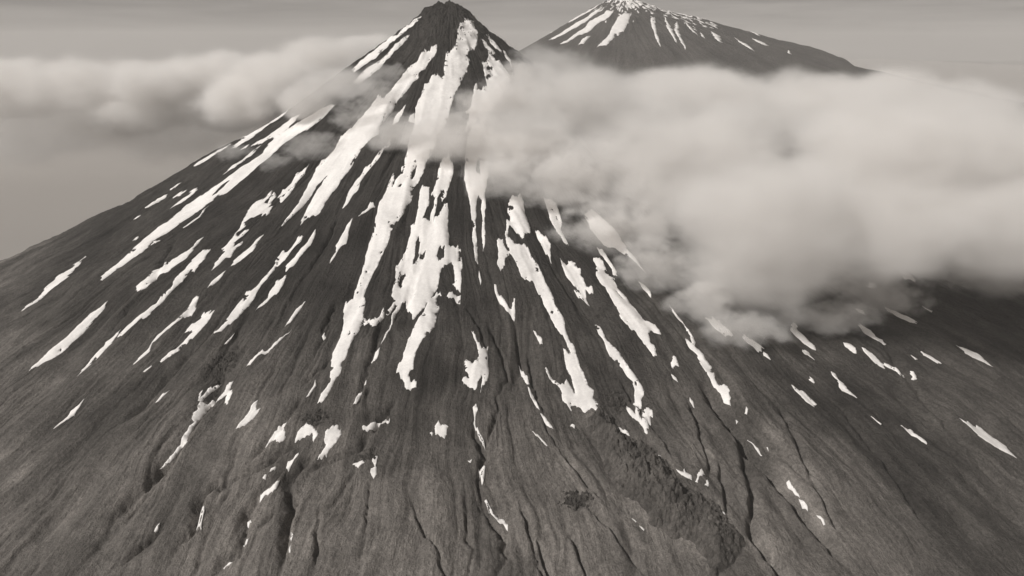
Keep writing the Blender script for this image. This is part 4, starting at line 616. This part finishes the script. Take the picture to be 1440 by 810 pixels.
for label, outer, holes in SNOW:
    snow_patch('snow_patch', outer, holes, G, 1.0, 2.2, 1.0, label, 'snow patches on the near volcano')
for label, outer in FAR_SNOW:
    snow_patch('snow_patch', outer, [], FG, 5.0, 14.0, 3.0, label, 'snow patches on the far volcano', (FX, FY))
# broken summit snow of the far volcano: flecks nobody could count
rng = np.random.default_rng(8)
V = []; F = []
for i in range(620):
    t = rng.normal(0.35, 0.75); r = abs(rng.normal(60, 190)) + 10
    if t > 0.8: r *= 2.2
    if i > 440: t = rng.normal(1.35, .12); r = rng.uniform(200, 1100)
    x = FX+r*math.sin(t); y = FY-r*math.cos(t)
    ln = rng.uniform(8, 42); wd = rng.uniform(4, 15); n = 9; b = len(V)
    ux, uy = math.sin(t+rng.normal(0, .25)), -math.cos(t+rng.normal(0, .25))
    for k in range(n):
        a = 2*math.pi*k/n; q = rng.uniform(.6, 1.3)
        px = x+q*(math.cos(a)*ln*ux-math.sin(a)*wd*uy); py = y+q*(math.cos(a)*ln*uy+math.sin(a)*wd*ux)
        V.append((px, py, float(FG(px, py))+1.5))
    V.append((x, y, float(FG(x, y))+6)); F += [(b+k, b+(k+1) % n, b+n) for k in range(n)]
me = bpy.data.meshes.new('summit_snow'); me.from_pydata(V, [], F); me.update()
put('summit_snow', me, SNOW_MAT, 'flecks of broken snow among rocks on the far summit', 'snow', 'stuff')
# ---------------------------------------------------------------- lava flow
ROCK_DARK = rock_material('blocky_lava', 'rock', 0.085, 1.0, 1.6)
def lava_flow():
    P = np.array(LAVA_FLOW); lo, hi = P.min(0)-12, P.max(0)+12; st = 1.5
    gx, gy = np.meshgrid(np.arange(lo[0], hi[0], st), np.arange(lo[1], hi[1], st))
    wxx = 17*gn(gx/70, gy/70, 504)+11*gn(gx/26, gy/26, 500)+5*gn(gx/10, gy/10, 501); wyy = 17*gn(gx/70, gy/70, 505)+11*gn(gx/26, gy/26, 502)+5*gn(gx/10, gy/10, 503)
    sd = poly_sdf(gx+wxx, gy+wyy, LAVA_FLOW)
    def blocks(s, seed):           # rounded blocks: cellular distance
        bx, by = gx/s, gy/s; ix, iy = np.floor(bx), np.floor(by); d1 = np.full(gx.shape, 9.0); hh = np.zeros(gx.shape)
        for a in (-1, 0, 1):
            for b in (-1, 0, 1):
                cx, cy = ix+a, iy+b
                h1 = _h(cx, cy, seed)/4294967296.0; h2 = _h(cx, cy, seed+1)/4294967296.0; h3 = _h(cx, cy, seed+2)/4294967296.0
                d = np.hypot(bx-cx-h1, by-cy-h2); m = d < d1; d1[m] = d[m]; hh[m] = h3[m]
        return np.clip(1-d1*1.25, 0, 1)**0.6*(0.35+0.65*hh)
    core = sm(6, 40, sd)
    h = 6*sm(-2, 26, sd)+9*core*(0.5+1.4*gn(gx/48, gy/48, 510))+core*(13*blocks(17, 520)+9*blocks(8.5, 530))+sm(0, 8, sd)*(6*blocks(6.5, 540)+3.5*blocks(4, 541))+7*core*gn(gx/22, gy/22, 511)
    z = G(gx, gy)+np.where(sd > -3, h-0.4, -3)
    idx = -np.ones(gx.shape, int); keep = sd > -4.5; idx[keep] = np.arange(keep.sum())
    co = np.stack([gx[keep], gy[keep], z[keep]], 1)
    q = np.stack([idx[:-1, :-1], idx[:-1, 1:], idx[1:, 1:], idx[1:, :-1]], -1).reshape(-1, 4); q = q[(q >= 0).all(1)]
    me = mesh_np('lava_flow', co, q, False)
    tone = 0.092*(1+0.55*(blocks(9, 560)-.35)+0.5*(blocks(4.5, 570)-.35)+0.45*gn(gx/60, gy/60, 580))
    at = me.attributes.new('rock', 'FLOAT', 'POINT'); at.data.foreach_set('value', np.clip(tone[keep], .02, .2).astype(np.float32))
    put('lava_flow', me, ROCK_DARK, 'dark tongue of blocky lava rubble running down the lower slope', 'lava flow')
lava_flow()
# ---------------------------------------------------------------- outcrops
ROCK_CRAG = rock_material('crag_rock', None, 0.07, 1.0, 1.4)
for n_, (label, x, y, w, h) in enumerate(OUTCROPS):
    st = 1.0; s = max(w, h)*0.75; t0 = math.atan2(x, -y)
    gu, gv = np.meshgrid(np.arange(-s, s, st), np.arange(-s, s, st))       # u across the fall line, v down it
    gx = x+gu*math.cos(t0)+gv*math.sin(t0); gy = y+gu*math.sin(t0)-gv*math.cos(t0)
    q = 0.9-np.hypot(gu/(w*.5), gv/(h*.5))+1.25*fbm(gu/11, gv/7, 5, 600+n_, .7)
    hgt = 4*sm(0, 1.2, q)*(0.5+np.abs(gn(gx/5, gy/5, 620))*1.8)+2.2*sm(0, .3, q)*np.abs(gn(gx/2.6, gy/2.6, 630))*2
    keep = q > -0.08
    lab_ = np.zeros(keep.shape, int)                     # keep the one largest piece of rock
    lab_[keep] = np.arange(1, keep.sum()+1)
    for _ in range(400):
        l2 = lab_.copy()
        for ax, sh in ((0, 1), (0, -1), (1, 1), (1, -1)): l2 = np.maximum(l2, np.roll(lab_, sh, ax))
        l2[~keep] = 0
        if (l2 == lab_).all(): break
        lab_ = l2
    ids, cn = np.unique(lab_[keep], return_counts=True)
    if not len(ids): continue
    keep = lab_ == ids[cn.argmax()]
    z = G(gx, gy)+np.where(q > 0, hgt, -1.0)
    idx = -np.ones(gx.shape, int); idx[keep] = np.arange(keep.sum())
    qd = np.stack([idx[:-1, :-1], idx[:-1, 1:], idx[1:, 1:], idx[1:, :-1]], -1).reshape(-1, 4); qd = qd[(qd >= 0).all(1)]
    put('rock_outcrop', mesh_np('rock_outcrop', np.stack([gx[keep], gy[keep], z[keep]], 1), qd, False), ROCK_CRAG, label, 'rocks', None, 'rock outcrops on the near volcano')
# ---------------------------------------------------------------- sea
m, t = material('grey_sea')
p = t.node('ShaderNodeNewGeometry').outputs['Position']
b = t.node('ShaderNodeBsdfPrincipled'); b.inputs['Base Color'].default_value = (.06, .055, .05, 1); b.inputs['Roughness'].default_value = .35
bp = t.node('ShaderNodeBump'); bp.inputs['Strength'].default_value = .4; t.link(t.math('MULTIPLY', t.noise(p, .02, 4), 8.0), bp.inputs['Height']); t.link(bp.outputs[0], b.inputs['Normal'])
o = t.node('ShaderNodeOutputMaterial'); t.link(b.outputs[0], o.inputs['Surface'])
me = bpy.data.meshes.new('sea'); E = 60000.0
me.from_pydata([(-E, -E, 0), (E, -E, 0), (E, E, 0), (-E, E, 0)], [], [(0, 1, 2, 3)]); put('sea', me, m, kind='structure')
# ---------------------------------------------------------------- clouds: real volumes of droplets
def cloud(label, dens, amp, nsc, ells, seed, step):
    bm = bmesh.new()
    for (x, y, z, rx, ry, rz) in ells:
        r = bmesh.ops.create_icosphere(bm, subdivisions=4, radius=1.0)
        for v in r['verts']: v.co = Vector((x+v.co.x*rx, y+v.co.y*ry, z+v.co.z*rz))
    me = bpy.data.meshes.new('cloud_hull'); bm.to_mesh(me); bm.free()
    tmp = bpy.data.objects.new('cloud_hull', me); COL.objects.link(tmp)
    md = tmp.modifiers.new('r', 'REMESH'); md.mode = 'VOXEL'; md.voxel_size = max(4.0, min(e[5] for e in ells)*0.16)
    dg = bpy.context.evaluated_depsgraph_get()
    hull = bpy.data.meshes.new_from_object(tmp.evaluated_get(dg))
    bpy.data.objects.remove(tmp); bpy.data.meshes.remove(me)
    c = np.mean([e[:3] for e in ells], 0)
    n = len(hull.vertices); a = np.empty(n*3, np.float32); hull.vertices.foreach_get('co', a)
    hull.vertices.foreach_set('co', (a.reshape(-1, 3)-c.astype(np.float32)).ravel()); hull.name = 'cloud'
    m, t = material('cloud_vapour')
    p = t.node('ShaderNodeNewGeometry').outputs['Position']
    off = t.vmath('ADD', p, (seed*311.0, seed*97.0, 0))
    w = t.node('ShaderNodeTexNoise'); t.link(off, w.inputs['Vector']); w.inputs['Scale'].default_value = 0.9/nsc; w.inputs['Detail'].default_value = 2
    pw = t.vmath('ADD', p, t.vmath('SCALE', t.vmath('SUBTRACT', w.outputs['Color'], (.5, .5, .5)), scale=nsc*0.7))
    s = None; s0 = None
    for (x, y, z, rx, ry, rz) in ells:
        iv = (1/rx, 1/ry, 1/rz)
        e = t.math('SUBTRACT', 1.0, t.vmath('LENGTH', t.vmath('MULTIPLY', t.vmath('SUBTRACT', pw, (x, y, z)), iv)))
        s = e if s is None else t.math('SMOOTH_MAX', s, e, 0.12)
        e0 = t.math('SUBTRACT', 1.0, t.vmath('LENGTH', t.vmath('MULTIPLY', t.vmath('SUBTRACT', p, (x, y, z)), iv)))
        s0 = e0 if s0 is None else t.math('MAXIMUM', s0, e0)
    nz = t.noise(t.vmath('MULTIPLY', off, (1, 1, 1.5)), 1.0/nsc, 6, .62)
    q = t.math('ADD', s, t.math('MULTIPLY', t.math('SUBTRACT', nz, .5), amp*1.9))
    d = t.map(q, 0.06, 0.55, 0.0, 1.0, True)
    d = t.math('MULTIPLY', t.math('MULTIPLY', d, d), t.map(s0, 0.0, 0.3, 0.0, 1.0, True))
    d = t.math('MULTIPLY', d, dens)
    v = t.node('ShaderNodeVolumePrincipled'); v.inputs['Color'].default_value = (1.0, 0.985, 0.97, 1); v.inputs['Anisotropy'].default_value = 0.0
    t.link(d, v.inputs['Density'])
    o = t.node('ShaderNodeOutputMaterial'); t.link(v.outputs[0], o.inputs['Volume'])
    m.cycles.volume_step_rate = step
    ob = put('cloud', hull, m, label, 'cloud', None, 'clouds around the near volcano'); ob.location = c
    return ob
for i_, (label, dens, amp, nsc, ells) in enumerate(CLOUDS): cloud(label, dens, amp, nsc, ells, i_+1, 1.0 if i_ == 0 else 1.8)
# low sea fog beneath the clouds
gx, gy = np.meshgrid(np.linspace(-30000, 30000, 121), np.linspace(-6000, 50000, 113))
zt = 380+120*fbm(gx/2600, gy/1500, 3, 700)
n1, n2 = gx.shape
top = np.stack([gx, gy, zt], -1).reshape(-1, 3); bot = top.copy(); bot[:, 2] = 60
f = grid_faces(n1, n2); N = n1*n2
per = np.concatenate([np.arange(n2), np.arange(1, n1)*n2+n2-1, (n1-1)*n2+np.arange(n2-2, -1, -1), np.arange(n1-2, 0, -1)*n2])
nx = np.roll(per, -1)
F = np.concatenate([f[:, ::-1], f+N, np.stack([per, nx, nx+N, per+N], 1)])
m, t = material('sea_fog_vapour')
v = t.node('ShaderNodeVolumePrincipled'); v.inputs['Color'].default_value = (.74, .71, .68, 1); v.inputs['Density'].default_value = 0.0016
o = t.node('ShaderNodeOutputMaterial'); t.link(v.outputs[0], o.inputs['Volume'])
put('sea_fog', mesh_np('sea_fog', np.concatenate([top, bot]), F), m, 'level grey fog lying over the sea far below', 'fog', 'stuff')
# the air
m, t = material('haze_air')
v = t.node('ShaderNodeVolumePrincipled'); v.inputs['Color'].default_value = (.92, .90, .88, 1); v.inputs['Density'].default_value = 3.0e-5
o = t.node('ShaderNodeOutputMaterial'); t.link(v.outputs[0], o.inputs['Volume'])
bm = bmesh.new(); bmesh.ops.create_cube(bm, size=1)
for q in bm.verts: q.co = Vector((q.co.x*130000, q.co.y*130000, -1.0 if q.co.z < 0 else 2300.0))
me = bpy.data.meshes.new('haze'); bm.to_mesh(me); bm.free(); put('haze', me, m, 'pale haze in the air', 'haze', 'stuff')

# ---------------------------------------------------------------- light
SUN_EL, SUN_AZ = math.radians(45), math.radians(-112)      # azimuth from +Y towards +X; the sun stands to the west of the view
to_sun = Vector((math.sin(SUN_AZ)*math.cos(SUN_EL), math.cos(SUN_AZ)*math.cos(SUN_EL), math.sin(SUN_EL)))
sun = bpy.data.lights.new('sun', 'SUN'); sun.energy = 4.2; sun.angle = math.radians(0.6); sun.color = (1.0, 0.965, 0.925)
so = bpy.data.objects.new('sun', sun); COL.objects.link(so); so.rotation_euler = (-to_sun).to_track_quat('-Z', 'Y').to_euler(); so.location = (-3000, -3000, 4000)
w = bpy.data.worlds.new('World'); scene.world = w; w.use_nodes = True
t = NT(w.node_tree)
sky = t.node('ShaderNodeTexSky'); sky.sky_type = 'NISHITA'; sky.sun_disc = False; sky.sun_elevation = SUN_EL; sky.sun_rotation = SUN_AZ
sky.altitude = 1400; sky.dust_density = 1.0; sky.air_density = 1.0
bw = t.node('ShaderNodeRGBToBW'); t.link(sky.outputs[0], bw.inputs[0])
tc = t.node('ShaderNodeTexCoord').outputs['Generated']
mp = t.node('ShaderNodeMapping'); mp.inputs['Scale'].default_value = (2.2, 2.2, 34); t.link(tc, mp.inputs[0])
ci = t.noise(mp.outputs[0], 2.2, 5, .6, .3)
v = t.math('MULTIPLY', bw.outputs[0], t.map(ci, .32, .70, .74, 1.26))
bg = t.node('ShaderNodeBackground'); t.link(tint(t, v), bg.inputs[0]); bg.inputs[1].default_value = 0.042
o = t.node('ShaderNodeOutputWorld'); t.link(bg.outputs[0], o.inputs[0])
# ---------------------------------------------------------------- camera
cam = bpy.data.cameras.new('camera'); co = bpy.data.objects.new('camera', cam); COL.objects.link(co); scene.camera = co
cam.sensor_width = 36; cam.lens = 36*1034/1440; cam.clip_start = 5; cam.clip_end = 200000
co.location = (0, -2500, 1478)
YAW, PITCH = math.radians(4.42), math.radians(18.45)
co.rotation_euler = (math.pi/2-PITCH, 0, -YAW)
vs = scene.view_settings; vs.view_transform = 'Standard'; vs.look = 'None'; vs.exposure = 0.0; vs.gamma = 1.0; vs.use_curve_mapping = False
cy = scene.cycles
cy.max_bounces = 12; cy.diffuse_bounces = 2; cy.glossy_bounces = 1; cy.volume_bounces = 6; cy.use_denoising = True
cy.volume_step_rate = 0.25; cy.volume_max_steps = 256
